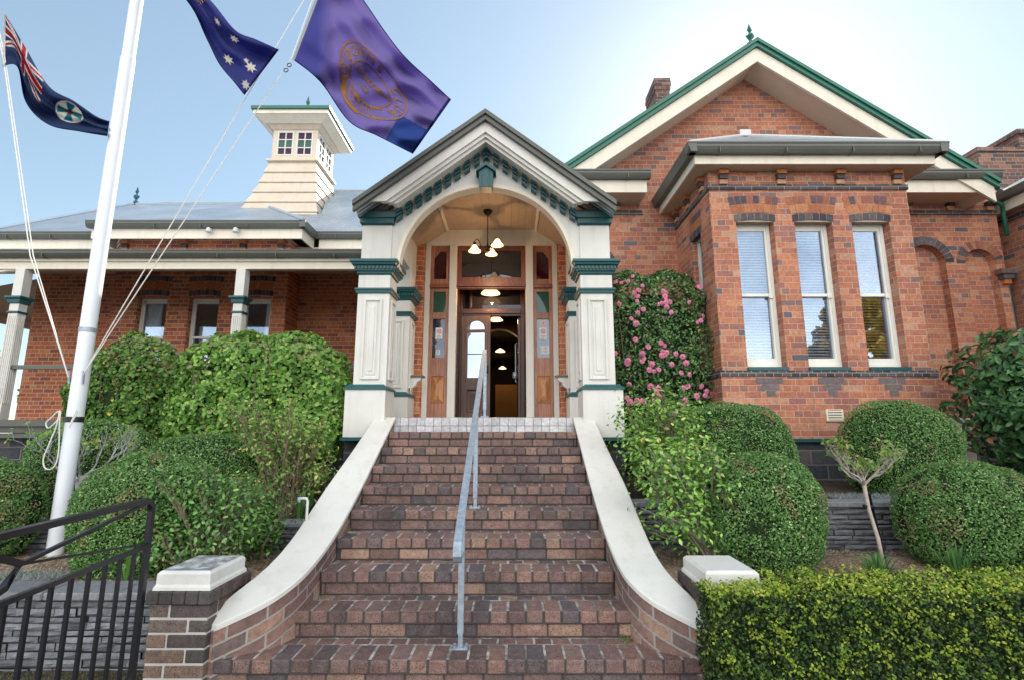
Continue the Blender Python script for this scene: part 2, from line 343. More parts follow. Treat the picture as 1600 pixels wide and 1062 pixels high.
    def wall(s, x0, x1, z0, z1, y0, y1, holes=(), axis='y', mi=0):
        """slab with rectangular openings (a,b,c,d)=(x0,x1,z0,z1)"""
        xs = sorted({x0, x1, *[h[0] for h in holes], *[h[1] for h in holes]}); zs = sorted({z0, z1, *[h[2] for h in holes], *[h[3] for h in holes]})
        for i in range(len(xs) - 1):
            run = None
            for j in range(len(zs) - 1):
                cx, cz = (xs[i] + xs[i + 1]) / 2, (zs[j] + zs[j + 1]) / 2
                inside = any(h[0] < cx < h[1] and h[2] < cz < h[3] for h in holes)
                if not inside: run = [run[0] if run else zs[j], zs[j + 1]]
                if (inside or j == len(zs) - 2) and run:
                    if axis == 'y': s.box(xs[i], xs[i + 1], y0, y1, run[0], run[1], mi=mi)
                    else: s.box(y0, y1, xs[i], xs[i + 1], run[0], run[1], mi=mi)
                    run = None
        return s
    def build(s, name, mats, parent=None, smooth=False, bevel=0, kind=None):
        me = bpy.data.meshes.new(name)
        me.from_pydata(s.v, [], s.f)
        for m in (mats if isinstance(mats, (list, tuple)) else [mats]): me.materials.append(m)
        me.polygons.foreach_set('material_index', s.mi)
        if s.has_c:
            at_ = me.color_attributes.new('col', 'FLOAT_COLOR', 'CORNER'); arr = []
            for f, c in zip(s.f, s.c): arr += ([*(c or (.5, .5, .5)), 1.0]) * len(f)
            at_.data.foreach_set('color', arr)
        if s.has_uv:
            uvl = me.uv_layers.new(name='UVMap'); arr = []
            for f, u in zip(s.f, s.uv):
                for q in (u or [(0, 0)] * len(f)): arr += [q[0], q[1]]
            uvl.data.foreach_set('uv', arr)
        if smooth: me.polygons.foreach_set('use_smooth', [True] * len(me.polygons))
        bm = bmesh.new(); bm.from_mesh(me); bmesh.ops.recalc_face_normals(bm, faces=bm.faces); bm.to_mesh(me); bm.free()
        me.update()
        o = bpy.data.objects.new(name, me); COL.objects.link(o)
        if parent is not None: o.parent = parent; o.matrix_parent_inverse = Matrix.Translation(-parent_world(parent))
        if bevel:
            b = o.modifiers.new('bevel', 'BEVEL'); b.width = bevel; b.segments = 2; b.limit_method = 'ANGLE'; b.angle_limit = R(40)
        if kind: o['kind'] = kind
        return o
def parent_world(o):
    v = Vector((0, 0, 0))
    while o is not None: v += o.location + (o.matrix_parent_inverse.translation if o.parent else Vector((0, 0, 0))); o = o.parent
    return v
def tag(o, label, cat, group=None):
    o['label'] = label; o['category'] = cat
    if group: o['group'] = group
    return o
def thing(name, label, cat, loc=(0, 0, 0), group=None):
    o = bpy.data.objects.new(name, None); COL.objects.link(o); o.location = loc; o.empty_display_size = .2
    return tag(o, label, cat, group)
def jit(c, a=.12, r=random): f = 1 + r.uniform(-a, a); return tuple(max(0, x * f) for x in c)
def pick_step(): return jit(random.choice([s[1] for s in STEPC] + [(.26, .17, .15), (.21, .135, .13)]), .15)

# ================================================================== THE SETTING (ground)
g = MB(); g.box(-150, 150, -150, 150, -1.0, 0.0); g.build('ground', PAVE, kind='structure')
g = MB(); g.box(-2.05, 1.62, 3.0, 3.36, -.02, .012); g.build('pavement', PAVE, kind='structure')

def rough_bed(name, x0, x1, y0, y1, z, m=MULCH, amp=.03, step=.06, slope=0.0):
    nx, ny = max(2, int((x1 - x0) / step)), max(2, int((y1 - y0) / step)); b = MB(); vs = []; fs = []
    for j in range(ny + 1):
        for i in range(nx + 1):
            x = x0 + (x1 - x0) * i / nx; y = y0 + (y1 - y0) * j / ny
            vs.append((x, y, z + slope * (y - y0) + amp * noise.noise(Vector((x * 3, y * 3, 1))) + amp * .6 * noise.noise(Vector((x * 17, y * 17, 4)))))
    for j in range(ny):
        for i in range(nx): a = j * (nx + 1) + i; fs.append((a, a + 1, a + nx + 2, a + nx + 1))
    b.add(vs, fs); b.box(x0, x1, y0, y1, 0.004, z - .12)
    return b.build(name, m, kind='structure', smooth=False)
rough_bed('garden_bed', -9, -1.44, 3.8, 4.82, .46)
rough_bed('garden_bed', 1.44, 9, 3.77, 4.84, .47)
rough_bed('garden_bed', 1.90, 9, 3.45, 3.765, .46)
rough_bed('garden_bed', -14, -1.44, 4.98, 8.05, .68, SOIL)
rough_bed('garden_bed', 1.44, 9.2, 5.0, 8.5, .86, SOIL)

# ================================================================== THE CLUBHOUSE
B = thing('clubhouse', 'red brick clubhouse with arched entrance porch, big green-edged gable and grey iron roofs', 'building', (2, 8.4, 0))
def part(mb, name, m, par=None, **kw): return mb.build(name, m, par or B, **kw)

def rake_cut(b, xc, zp, slope, y0, y1, a, c, zc):
    for s in (-1, 1):
        xa, xb = (zp + a - zc) / slope, (zp + c - zc) / slope
        b.prism([(xc, zp + a), (xc + s * xa, zc), (xc + s * xb, zc), (xc, zp + c)], y0, y1, 'y')
    return b
def rake(b, xc, zp, half, slope, y0, y1, a, c, col=None):
    for s in (-1, 1):
        xe = xc + s * half; ze = zp - slope * half
        b.prism([(xc, zp + a), (xe, ze + a), (xe, ze + c), (xc, zp + c)], y0, y1, 'y')
    return b
def arc_pts(xc, zc, r, a0, a1, n): return [(xc + r * math.cos(R(a0 + (a1 - a0) * i / n)), zc + r * math.sin(R(a0 + (a1 - a0) * i / n))) for i in range(n + 1)]
DK = lambda: jit(random.choice([(.07, .075, .09), (.10, .10, .115), (.05, .052, .065), (.13, .12, .13)]))
OR = lambda: jit(random.choice([(.48, .20, .09), (.52, .24, .12), (.42, .16, .08)]))
MX = lambda: jit(random.choice([(.30, .12, .09), (.16, .10, .11), (.42, .20, .12), (.10, .09, .11), (.36, .14, .08)]))
OS = lambda: jit(random.choice([(.50, .17, .06), (.46, .15, .055)]))
def flat_arch(xc, wdt, z, h, y, cf, n=6, rise=.03, flare=.05, off=0.0):
    """a row of soldier bricks over an opening, gently cambered"""
    b = MB(); W = wdt / 2 + .03
    def P(u, k):
        x = xc + u * (W + flare * (off + k)); return (x, z + rise * (1 - u * u) + h * k)
    b.prism([P(-1, 0.02), P(1, .02), P(1, .98), P(-1, .98)], y + .006, y + .1, 'y', col=(.42, .34, .26))
    for i in range(n):
        u0 = -1 + 2 * (i + .06) / n; u1 = -1 + 2 * (i + .94) / n
        b.prism([P(u0, .04), P(u1, .04), P(u1, .96), P(u0, .96)], y - .004, y + .1, 'y', col=cf())
    return b
def ring_arch(xc, zc, r0, r1, y, cf, n=15):
    b = MB()
    b.prism(arc_pts(xc, zc, r0 + .004, 0, 180, 24) + arc_pts(xc, zc, r1 - .004, 180, 0, 24), y + .006, y + .1, 'y', col=(.42, .34, .26))
    for i in range(n):
        a0 = 180 * (i + .06) / n; a1 = 180 * (i + .94) / n
        b.prism([arc_pts(xc, zc, r0, a0, a1, 2)[0], arc_pts(xc, zc, r0, a0, a1, 2)[2], arc_pts(xc, zc, r1, a0, a1, 2)[2], arc_pts(xc, zc, r1, a0, a1, 2)[0]], y - .004, y + .1, 'y', col=cf())
    return b
def gutter_run(x0, x1, yf, yb, z0, z1, name='gutter', m=GUTTER, ends=True):
    """ogee eaves gutter along X with joint clips"""
    b = MB(); h = z1 - z0
    prof = [(yb, z0), (yf + .05, z0), (yf + .03, z0 + h * .25), (yf + .012, z0 + h * .55), (yf + .012, z0 + h * .8), (yf, z0 + h * .84), (yf, z1), (yf + .012, z1), (yf + .02, z1 - .015), (yb, z1 - .015)]
    b.prism([(p[0], p[1]) for p in prof], x0, x1, 'x')
    x = x0 + .45
    while x < x1 - .2:
        b.box(x, x + .012, yf + .004, yb, z0 - .008, z0 + h * .5); x += .95
    return b.build(name, m, B)
# ---- right-hand gabled house -------------------------------------------------
XC, ZP, SL = 4.70, 8.37, .70
def blind(xc, r, zs, ztop): return (xc - r, xc + r, .9, ztop)
arches = [(1.72, .33, 4.30, DK), (7.62, .33, 4.42, DK), (8.56, .27, 4.40, MX)]
holes = [(a - r, a + r, .9 if a > 2 else 1.9, z + r + .12) for a, r, z, c in arches]
b = MB(); b.wall(1.3, 8.98, 1.43, 5.9, 8.45, 8.70, holes)
for a, r, z, c in arches:
    b.prism([(a - r, z), (a - r, z + r + .12), (a + r, z + r + .12), (a + r, z)] + arc_pts(a, z, r - .001, 0, 180, 20), 8.45, 8.58, 'y')
    b.box(a - r - .02, a + r + .02, 8.58, 8.72, 1.43, z + r + .13)
b.prism([(1.3, 5.9), (8.17, 5.9), (XC, 8.22)], 8.45, 8.70, 'y')
b.box(8.74, 8.98, 8.70, 18, 1.43, 5.6); b.box(1.3, 8.74, 17.8, 18, 1.43, 5.9)
part(b, 'gable_wall', BRICK_R)
for a, r, z, c in arches: part(ring_arch(a, z, r, r + .15, 8.45, c, 15), 'blind_arch', BRICKV)
b = MB()
for cx in (2.17,):
    for i, (wd, c) in enumerate([(.06, OS()), (.085, DK()), (.12, (.30, .20, .13))]): b.box(cx - wd, cx + wd, 8.40 - .03 * i, 8.46, 4.02 + i * .085, 4.105 + i * .085, col=c)
part(b, 'arch_corbel', BRICKV); b = MB()
for i, (wd, c) in enumerate([(.06, OS()), (.09, DK()), (.14, (.20, .13, .11))]): b.box(8.92 - wd, 8.92 + wd, 8.38 - .03 * i, 8.46, 4.02 + i * .085, 4.105 + i * .085, col=c)
part(b, 'arch_corbel', BRICKV)
for x0, x1 in ((1.3, 2.68), (6.9, 8.99)): b = MB(); b.box(x0, x1, 8.432, 8.46, 5.30, 5.38); part(b, 'string_course', BRICK_D)
for x in (1.45, 2.2, 6.55, 7.4, 8.15, 8.86):
    b = MB(); b.box(x - .05, x + .05, 8.41, 8.46, 5.44, 5.46, col=(.3, .2, .15)); b.box(x - .06, x + .06, 8.40, 8.46, 5.38, 5.45, col=(.55, .30, .15)); b.box(x - .065, x + .065, 8.37, 8.46, 5.458, 5.53, col=DK()); part(b, 'corbel', BRICKV)
# gable roof
b = MB(); rake(b, XC, ZP, 3.95, SL, 7.93, 18.2, -.05, -.10); part(b, 'gable_roof', IRON)
b = MB(); rake(b, XC, ZP, 3.86, SL, 7.88, 7.99, .02, -.13); rake(b, XC, ZP, 3.86, SL, 7.85, 7.88, .02, -.05); part(b, 'rake_capping', GREEN)
b = MB(); rake(b, XC, ZP, 3.80, SL, 7.93, 7.97, -.135, -.40); part(b, 'bargeboard', CREAM)
b = MB(); rake(b, XC, ZP, 3.72, SL, 7.972, 8.449, -.33, -.37); part(b, 'rake_soffit', BOARD)
for x0, x1 in ((.9, 2.69), (6.6, 8.62)):
    gutter_run(x0, x1, 7.84, 7.97, 5.72, 5.86)
    b = MB(); b.box(x0, x1 - .05, 7.97, 8.0, 5.50, 5.74); b.box(x1 - .08, x1 - .05, 8.002, 8.44, 5.50, 5.74); part(b, 'fascia', CREAM)
    b = MB(); b.box(x0, x1 - .082, 8.002, 8.448, 5.505, 5.525); part(b, 'eave_soffit', BOARD)
    b = MB(); b.prism([(7.9, 5.85), (8.448, 5.85), (8.448, 6.15)], x0, x1 - .03, 'x'); part(b, 'return_roof', IRON)
# finial on the gable
def finial(x, y, z, s=1.0, m=GREEN):
    b = MB()
    b.lathe((x, y, z), [(.055 * s, 0), (.05 * s, .05 * s), (.075 * s, .07 * s), (.075 * s, .10 * s), (.03 * s, .13 * s), (.03 * s, .17 * s), (.085 * s, .24 * s), (.085 * s, .26 * s), (.03 * s, .29 * s), (.02 * s, .33 * s), (.052 * s, .38 * s), (.045 * s, .40 * s), (.0 * s + .002, .52 * s)], 4)
    return part(b, 'finial', m)
finial(4.70, 8.1, 8.38, .95)
# chimneys
def chimney(x0, x1, y0, y1, z0, z1, n=3):
    b = MB(); b.box(x0, x1, y0, y1, z0, z1 - .3)
    for i in range(n): o = .02 + .015 * (i if i < 2 else 1 - .6 * (i - 1)); b.box(x0 - o, x1 + o, y0 - o, y1 + o, z1 - .3 + i * .1, z1 - .3 + (i + 1) * .1)
    part(b, 'chimney', BRICK_CH)
chimney(3.83, 4.17, 10.95, 11.7, 7.0, 9.93); chimney(-1.32, -.98, 13, 13.6, 7.5, 9.86)
# ---- the square bay ----------------------------------------------------------
BX0, BX1, BY = 3.25, 6.16, 6.93
WIN = [3.885, 4.735, 5.57]; WW = .275
bh = [(x - WW, x + WW, 2.35, 4.57) for x in WIN]
b = MB(); b.wall(BX0, BX1, 2.35, 5.31, BY, BY + .23, bh)
b.box(BX0 - .03, BX1 + .03, BY - .03, BY + .23, 1.43, 2.27)
b.wall(BY + .23, 8.45, 2.35, 5.31, BX0, BX0 + .23, [(7.35, 7.75, 2.35, 4.57)], 'x')
b.box(BX0 - .03, BX0 + .23, BY + .23, 8.45, 1.43, 2.27); b.box(BX1 - .23, BX1, BY + .23, 8.45, 2.35, 5.31); b.box(BX1 - .23, BX1 + .03, BY + .23, 8.45, 1.43, 2.27)
b.box(BX0 + .1, BX1 - .1, BY + .1, 8.4, 2.0, 2.2)
part(b, 'bay_wall', BRICK_R)
b = MB(); b.box(BX0 - .045, BX1 + .045, BY - .045, BY + .232, 2.27, 2.35); b.box(BX0 - .045, BX0 + .232, BY + .232, 8.45, 2.27, 2.35); b.box(BX1 - .232, BX1 + .045, BY + .232, 8.45, 2.27, 2.35)
part(b, 'sill_course', BRICK_H)
b = MB(); b.box(BX0 - .02, BX1 + .02, BY - .02, BY + .1, 5.02, 5.10); b.box(BX0 - .02, BX0 + .1, BY + .1, 8.45, 5.02, 5.10); b.box(BX1 - .1, BX1 + .02, BY + .1, 8.45, 5.02, 5.10)
part(b, 'string_course', BRICK_D)
for x in (3.46, 4.31, 5.18, 6.02):
    b = MB(); b.box(x - .058, x + .058, BY - .045, BY + .01, 5.10, 5.166, col=(.56, .31, .18)); b.box(x - .058, x + .058, BY - .065, BY + .01, 5.174, 5.236, col=(.10, .085, .10)); b.box(x - .07, x + .07, BY - .09, BY + .01, 5.244, 5.309, col=(.52, .20, .08)); b.box(x - .05, x + .05, BY - .03, BY + .01, 5.16, 5.25, col=(.3, .2, .15)); part(b, 'corbel', BRICKV)
for y in (7.15, 7.75, 8.3):
    b = MB(); b.box(BX0 - .045, BX0 + .01, y - .058, y + .058, 5.10, 5.166, col=(.56, .31, .18)); b.box(BX0 - .065, BX0 + .01, y - .058, y + .058, 5.174, 5.236, col=(.10, .085, .10)); b.box(BX0 - .09, BX0 + .01, y - .07, y + .07, 5.244, 5.309, col=(.52, .20, .08)); b.box(BX0 - .03, BX0 + .01, y - .05, y + .05, 5.16, 5.25, col=(.3, .2, .15)); part(b, 'corbel', BRICKV)
for x in WIN:
    part(flat_arch(x, .55, 4.52, .115, BY, DK, 6, .03, .0), 'window_arch', BRICKV)
    part(flat_arch(x, .55, 4.64, .13, BY, OR, 7, .03, .03, .5), 'window_arch', BRICKV)
    part(flat_arch(x, .55, 4.775, .13, BY, MX, 8, .03, .03, 1.5), 'window_arch', BRICKV)
b = MB()
for i in range(6): b.box(BX0 - .004, BX0 + .1, 7.3 + i * .085, 7.375 + i * .085, 4.53, 4.64, col=DK())
for i in range(6): b.box(BX0 - .004, BX0 + .1, 7.3 + i * .085, 7.375 + i * .085, 4.65, 4.78, col=OR())
for i in range(6): b.box(BX0 - .004, BX0 + .1, 7.3 + i * .085, 7.375 + i * .085, 4.79, 4.90, col=MX())
part(b, 'window_arch', BRICKV)
b = MB()
for x in WIN:
    for k, (w_, o_) in enumerate(((.24, -.07), (.11, .12), (.24, 0), (.12, .0))):
        r_ = (0, 0, 1, 2)[k]; z = 2.172 - r_ * .086; b.box(x + o_ - w_ / 2, x + o_ + w_ / 2, BY - .034, BY + .01, z, z + .076, col=jit((.17, .15, .16)))
part(b, 'inlay_bricks', BRICKV)
# bay eaves
gutter_run(BX0 - .40, BX1 + .42, 6.57, 6.70, 5.44, 5.59)
b = MB()
prof = lambda s, xe: [(xe, 5.44), (xe - s * .09, 5.44), (xe - s * .118, 5.52), (xe - s * .13, 5.57), (xe - s * .13, 5.59), (xe, 5.575)]
b.prism(prof(1, BX0 - .27), 6.575, 8.449, 'y'); part(b, 'gutter', GUTTER); b = MB(); b.prism(prof(-1, BX1 + .29), 6.575, 8.449, 'y'); part(b, 'gutter', GUTTER)
b = MB(); b.box(BX0 - .27, BX1 + .29, 6.70, 6.73, 5.31, 5.47); b.box(BX0 - .27, BX0 - .24, 6.73, 8.449, 5.31, 5.47); b.box(BX1 + .26, BX1 + .29, 6.73, 8.449, 5.31, 5.47); part(b, 'fascia', CREAM)
b = MB(); b.box(BX0 - .24, BX1 + .26, 6.73, 8.449, 5.315, 5.34); part(b, 'eave_soffit', BOARD)
b = MB(); e = 5.575; x0, x1, y0 = BX0 - .38, BX1 + .40, 6.59; ap = (4.6, 8.449, 6.83)
b.add([(x0, y0, e), (x1, y0, e), (x1, 8.449, e), (x0, 8.449, e), ap], [(0, 1, 4), (1, 2, 4), (3, 0, 4), (0, 3, 2, 1), (2, 3, 4)]); part(b, 'bay_roof', IRON)
b = MB(); b.tube([(x0, y0, e + .01), (4.6, 8.44, 6.85)], .03, 6); b.tube([(x1, y0, e + .01), (4.6, 8.44, 6.85)], .03, 6); b.box(4.5, 4.7, 8.36, 8.448, 6.80, 6.92); part(b, 'roof_flashing', PLASTIC)
# bay windows
def sash(x, z0, z1, w, y, mid, sill=True, curtain=None, swap=False):
    f = MB(); t = .045
    f.box(x - w, x - w + t, y, y + .09, z0, z1); f.box(x + w - t, x + w, y, y + .09, z0, z1); f.box(x - w + t, x + w - t, y, y + .09, z1 - .05, z1); f.box(x - w + t, x + w - t, y, y + .09, z0, z0 + .06)
    f.box(x - w + t, x - w + t + .02, y + .02, y + .07, z0 + .06, z1 - .05); f.box(x + w - t - .03, x + w - t, y + .015, y + .07, z0 + .06, z1 - .05)
    f.box(x - w + t, x + w - t, y + .01, y + .06, mid - .022, mid + .022); f.box(x - w + t, x + w - t, y + .02, y + .07, z0 + .06, z0 + .14); f.box(x - w + t, x + w - t, y + .02, y + .07, z1 - .12, z1 - .05)
    f.box(x + w - t - .05, x + w - t + .01, y - .012, y + .01, mid - .05, mid + .005)
    o = part(f, 'window', SASHW, bevel=.003)
    p = MB(); p.box(x - w + t, x + w - t, y + .036, y + .042, mid, z1 - .06); p.box(x - w + t, x + w - t, y + .056, y + .062, z0 + .1, mid); part(p, 'pane', GLASS, o)
    if sill: s = MB(); s.box(x - w - .01, x + w + .01, y - .17, y + .02, z0 - .045, z0); part(s, 'sill', TEAL, o)
    return o
for i, x in enumerate(WIN):
    sash(x, 2.40, 4.56, WW - .004, BY + .13, 3.46)
    s = MB(); z = 2.44
    while z < 4.5: s.prism([(BY + .25, z), (BY + .275, z + .022), (BY + .279, z + .02), (BY + .254, z - .002)], x - .215, x + .215, 'x'); z += .042
    s.box(x - .215, x + .215, BY + .245, BY + .285, 4.50, 4.55)
    s.tube([(x - .14, BY + .25, 2.43), (x - .14, BY + .25, 4.52)], .002, 4)
    if i == 2: s.tube([(x + .14, BY + .25, 2.43), (x + .14, BY + .25, 4.52)], .002, 4)
    o = s.build('venetian_blind', BLINDM if i < 2 else mat('reflection_gold_slat', (.62, .36, .12), .5))  # third blind's gold stands in for an autumn tree's reflection, put into the colour
    tag(o, ['white venetian blind behind the bay window nearest the camellia', 'white venetian blind behind the middle window of the bay', 'venetian blind behind the right window of the bay, coloured gold as a tree reflection'][i], 'blind', 'blinds in the bay windows')
f = MB(); y0, y1 = 7.354, 7.746
f.box(BX0 + .09, BX0 + .17, y0, y0 + .05, 2.36, 4.56); f.box(BX0 + .09, BX0 + .17, y1 - .05, y1, 2.36, 4.56); f.box(BX0 + .09, BX0 + .17, y0 + .05, y1 - .05, 4.50, 4.56); f.box(BX0 + .09, BX0 + .17, y0 + .05, y1 - .05, 3.44, 3.48)
o = part(f, 'window', CREAM); p = MB(); p.box(BX0 + .12, BX0 + .126, y0 + .04, y1 - .04, 2.36, 4.52); part(p, 'pane', GLASS, o)
b = MB(); b.box(4.60, 4.83, BY - .052, BY - .028, 1.66, 1.82)
for i in range(4): b.box(4.62, 4.81, BY - .066, BY - .050, 1.682 + i * .034, 1.702 + i * .034)
o = part(b, 'air_vent', CREAM, bevel=.002)
b = MB()
for i in range(4): b.box(4.625, 4.805, BY - .0535, BY - .0515, 1.705 + i * .034 - .003, 1.714 + i * .034 - .003)
part(b, 'vent_slot', DARKROOM, o)
# base boards and stone foundation
b = MB(); b.box(BX0 - .06, BX1 + .06, BY - .06, BY + .1, 1.385, 1.43); b.box(BX0 - .06, BX0 + .1, BY + .1, 8.45, 1.385, 1.43); b.box(BX1 - .1, BX1 + .06, BY + .1, 8.45, 1.385, 1.43); b.box(BX1 + .06, 8.99, 8.42, 8.5, 1.385, 1.43); b.box(1.6, BX0 - .06, 8.42, 8.5, 1.385, 1.43)
part(b, 'base_board', TEAL)
b = MB(); b.box(BX0 - .01, BX1 + .01, BY - .01, 8.5, .5, 1.383); b.box(1.3, 8.98, 8.44, 18, .5, 1.383); b.box(-1.72, 1.72, 6.3, 8.43, .3, 1.44); b.box(-11.5, -1.3, 8.12, 18, .3, 1.42)
part(b, 'stone_foundation', STONE)
# ---- wing at the far right ----------------------------------------------------
b = MB(); b.box(8.98, 9.3, 8.8, 9.0, 1.0, 5.55); b.box(9.3, 9.55, 4.2, 9.0, .8, 5.50); b.box(9.0, 9.3, 9.0, 12, 1.0, 5.4)
part(b, 'wing_wall', BRICK_R)
b = MB(); b.box(9.28, 9.3, 4.2, 8.79, 5.22, 5.30); part(b, 'string_course', BRICK_D)
b = MB(); b.box(9.12, 9.15, 4.0, 8.97, 5.36, 5.56); part(b, 'fascia', CREAM)
b = MB(); b.box(9.151, 9.3, 4.0, 8.79, 5.37, 5.39); part(b, 'eave_soffit', BOARD)
b = MB(); b.prism([(9.0, 5.68), (9.0, 5.66), (9.02, 5.56), (9.12, 5.54), (9.12, 5.66)], 3.9, 9.0, 'y'); part(b, 'gutter', GUTTER)
b = MB(); b.add([(9.0, 3.9, 5.66), (9.0, 9.05, 5.66), (11.5, 9.05, 7.0), (11.5, 3.9, 7.0)], [(0, 1, 2, 3)]); b.add([(9.0, 9.05, 5.60), (11.5, 9.05, 5.6), (11.5, 9.05, 7.0), (9.0, 9.05, 5.66)], [(0, 1, 2, 3)]); part(b, 'wing_roof', PLASTIC)
p0 = at(1526, 231, 10); b = MB(); b.box(p0.x, p0.x + 3, 10, 10.4, 5.0, p0.z - .1); b.box(p0.x - .03, p0.x + 3, 9.97, 10.43, p0.z - .1, p0.z)
b.box(p0.x - .45, p0.x + .2, 10.05, 10.45, 4.5, p0.z - .95); b.box(p0.x - .8, p0.x, 10.06, 10.46, 4.5, p0.z - 1.35)
part(b, 'parapet', BRICK_CH)
p1 = at(1582, 208, 10.2); b = MB(); b.box(p1.x, p1.x + .9, 10.1, 10.8, p0.z - .1, p1.z - .1); b.box(p1.x - .06, p1.x + .96, 10.04, 10.86, p1.z - .1, p1.z); part(b, 'chimney', BRICK_CH)
b = MB(); b.tube([(8.50, 7.95, 5.72), (8.50, 8.2, 5.6), (9.03, 8.36, 5.45), (9.06, 8.40, 5.3), (9.06, 8.40, 4.9)], .035, 8); part(b, 'downpipe', GREEN, smooth=True)
b = MB(); b.tube([(9.13, 8.62, 4.22), (9.13, 8.62, .9)], .042, 8); b.box(9.03, 9.23, 8.5, 8.7, 4.2, 4.33); part(b, 'downpipe', TEAL)
# ---- porch ---------------------------------------------------------------------
b = MB(); b.box(-1.2, 1.2, 6.255, 8.3, 1.40, 1.70); part(b, 'porch_floor', TILE, bevel=.006)
def mould_panel(b, x0, x1, z0, z1, y, sgn=1, axis='y', t=.03, d=.022):
    def bx(a0, a1, c0, c1, d0):
        if axis == 'y': b.box(a0, a1, y - d0, y + .004, c0, c1)
        else: b.box(y, y + sgn * d0, a0, a1, c0, c1)
    bx(x0, x0 + t, z0, z1, d); bx(x1 - t, x1, z0, z1, d); bx(x0 + t, x1 - t, z0, z0 + t, d); bx(x0 + t, x1 - t, z1 - t, z1, d)
    i = t + .028; bx(x0 + i, x1 - i, z0 + i, z1 - i, d * .45)
    i += .03; bx(x0 + i, x1 - i, z0 + i * 1.2, z1 - i * 1.2, d * .95)
def pillar(s, y0, dep, front):
    x0, x1 = sorted((s * 1.215, s * 1.62)); px0, px1 = sorted((s * 1.205, s * 1.70)) if front else (x0 - .02, x1 + .02)
    b = MB(); b.box(x0, x1, y0, y0 + dep, 2.08, 3.50); b.box(px0, px1, y0 - .04, y0 + dep + .04, 1.46 if front else 1.70, 2.03)
    b.box(x0 + .01, x1 - .01, y0 + .02, y0 + dep - .02, 3.68, 4.20 if front else 4.5)
    o = part(b, 'porch_pillar', RENDER, bevel=.004)
    p = MB(); mould_panel(p, x0 + .085, x1 - .085, 2.16, 3.18, y0); xi = x0 if s > 0 else x1
    mould_panel(p, y0 + .07, y0 + dep - .07, 2.16, 3.18, xi, -s, 'x'); part(p, 'panel', RENDER, o, bevel=.004)
    c = MB(); c.sq(x0, x1, y0, y0 + dep, [(.004, 3.49), (.02, 3.505), (.025, 3.53), (.045, 3.54), (.05, 3.60), (.075, 3.61), (.085, 3.64), (.10, 3.645), (.10, 3.68)])
    n = 11
    for i in range(n):
        a = x0 - .055 + (x1 - x0 + .11) * (i + .25) / n; c.box(a, a + (x1 - x0 + .11) / n * .5, y0 - .068, y0 - .04, 3.555, 3.595)
        q = y0 - .055 + (dep + .11) * (i + .25) / n; xx = xi - s * .068; c.box(xx, xx + s * .03, q, q + (dep + .11) / n * .5, 3.555, 3.595)
    c.sq(x0, x1, y0, y0 + dep, [(.004, 3.245), (.02, 3.25), (.025, 3.285), (.035, 3.29), (.035, 3.315), (.004, 3.32)]); part(c, 'capital', TEAL, o, bevel=.003)
    c = MB(); c.sq(px0, px1, y0 - .04, y0 + dep + .04, [(.002, 2.03), (.02, 2.035), (.02, 2.05), (-.02, 2.085), (-.03, 2.10)]);
    part(c, 'base_moulding', TEAL, o)
    if front: c = MB(); c.sq(px0, px1, y0 - .04, y0 + dep + .04, [(.02, 1.42), (.02, 1.46)]); part(c, 'foot_strip', TEAL, o)
    if front:
        c = MB(); c.sq(x0, x1, y0, y0 + dep, [(-.005, 4.17), (.02, 4.19), (.02, 4.25), (.04, 4.26), (.055, 4.33), (.055, 4.35), (-.02, 4.352)]); part(c, 'cornice', TEAL, o, bevel=.004)
    return o
for s in (-1, 1):
    pillar(s, 6.20, .38, True); pillar(s, 7.50, .40, False)
    b = MB(); b.box(s * 1.24, s * 1.60, 6.56, 8.15, 4.0, 4.52); b.box(s * 1.245, s * 1.595, 7.92, 8.449, 1.44, 4.0); part(b, 'porch_side_wall', RENDER)
    b = MB(); b.prism([(s * 1.2, 2.33), (s * 1.04, 2.33), (s * 1.04, 2.29), (s * 1.10, 2.26), (s * 1.12, 2.20), (s * 1.18, 2.16), (s * 1.2, 2.08)], 7.62, 7.75, 'y'); part(b, 'wall_bracket', RENDER)
    b = MB(); b.box(s * 1.0, s * 1.215, 7.6, 7.77, 2.33, 2.36); part(b, 'bracket_cap', GUTTER)
    bj = MB(); xj0, xj1 = sorted((s * 1.105, s * 1.31)); bj.box(xj0, xj1, 8.0, 8.4, 1.70, 4.60); part(bj, 'brick_jamb', BRICK_L, bevel=.05)
# arch front
ZS, RA, RP, RS, RH = 3.60, 1.125, 5.56, .765, 1.63
b = MB(); zr = lambda x: 5.30 - RS * abs(x)
b.prism([(-1.25, ZS), (-1.25, zr(1.25)), (0, zr(0)), (1.25, zr(1.25)), (1.25, ZS)] + arc_pts(0, ZS, RA, 0, 180, 40), 6.25, 6.42, 'y')
for s in (-1, 1): b.prism([(s * 1.252, 4.355), (s * 1.252, zr(1.252)), (s * 1.24, zr(1.24)), (s * 1.23, 4.355)], 6.26, 6.42, 'y')
part(b, 'porch_arch', RENDER)
b = MB(); b.prism(arc_pts(0, ZS, RA - .012, 0, 180, 40) + arc_pts(0, ZS, RA + .035, 180, 0, 40), 6.225, 6.26, 'y'); part(b, 'arch_moulding', CREAM)
b = MB(); rake(b, 0, RP, RH, RS, 5.84, 5.898, .02, -.11); rake(b, 0, RP, RH, RS, 5.81, 5.84, .02, -.04); part(b, 'rake_gutter', GUTTER)
b = MB(); rake_cut(b, 0, RP, RS, 5.90, 5.935, -.10, -.25, 4.36); rake_cut(b, 0, RP, RS, 5.935, 5.975, -.2, -.30, 4.36); rake_cut(b, 0, RP, RS, 5.975, 6.02, -.26, -.345, 4.36); part(b, 'bargeboard', WHITE)
b = MB(); rake_cut(b, 0, RP, RS, 6.02, 6.26, -.30, -.335, 4.36); part(b, 'rake_soffit', WHITE)
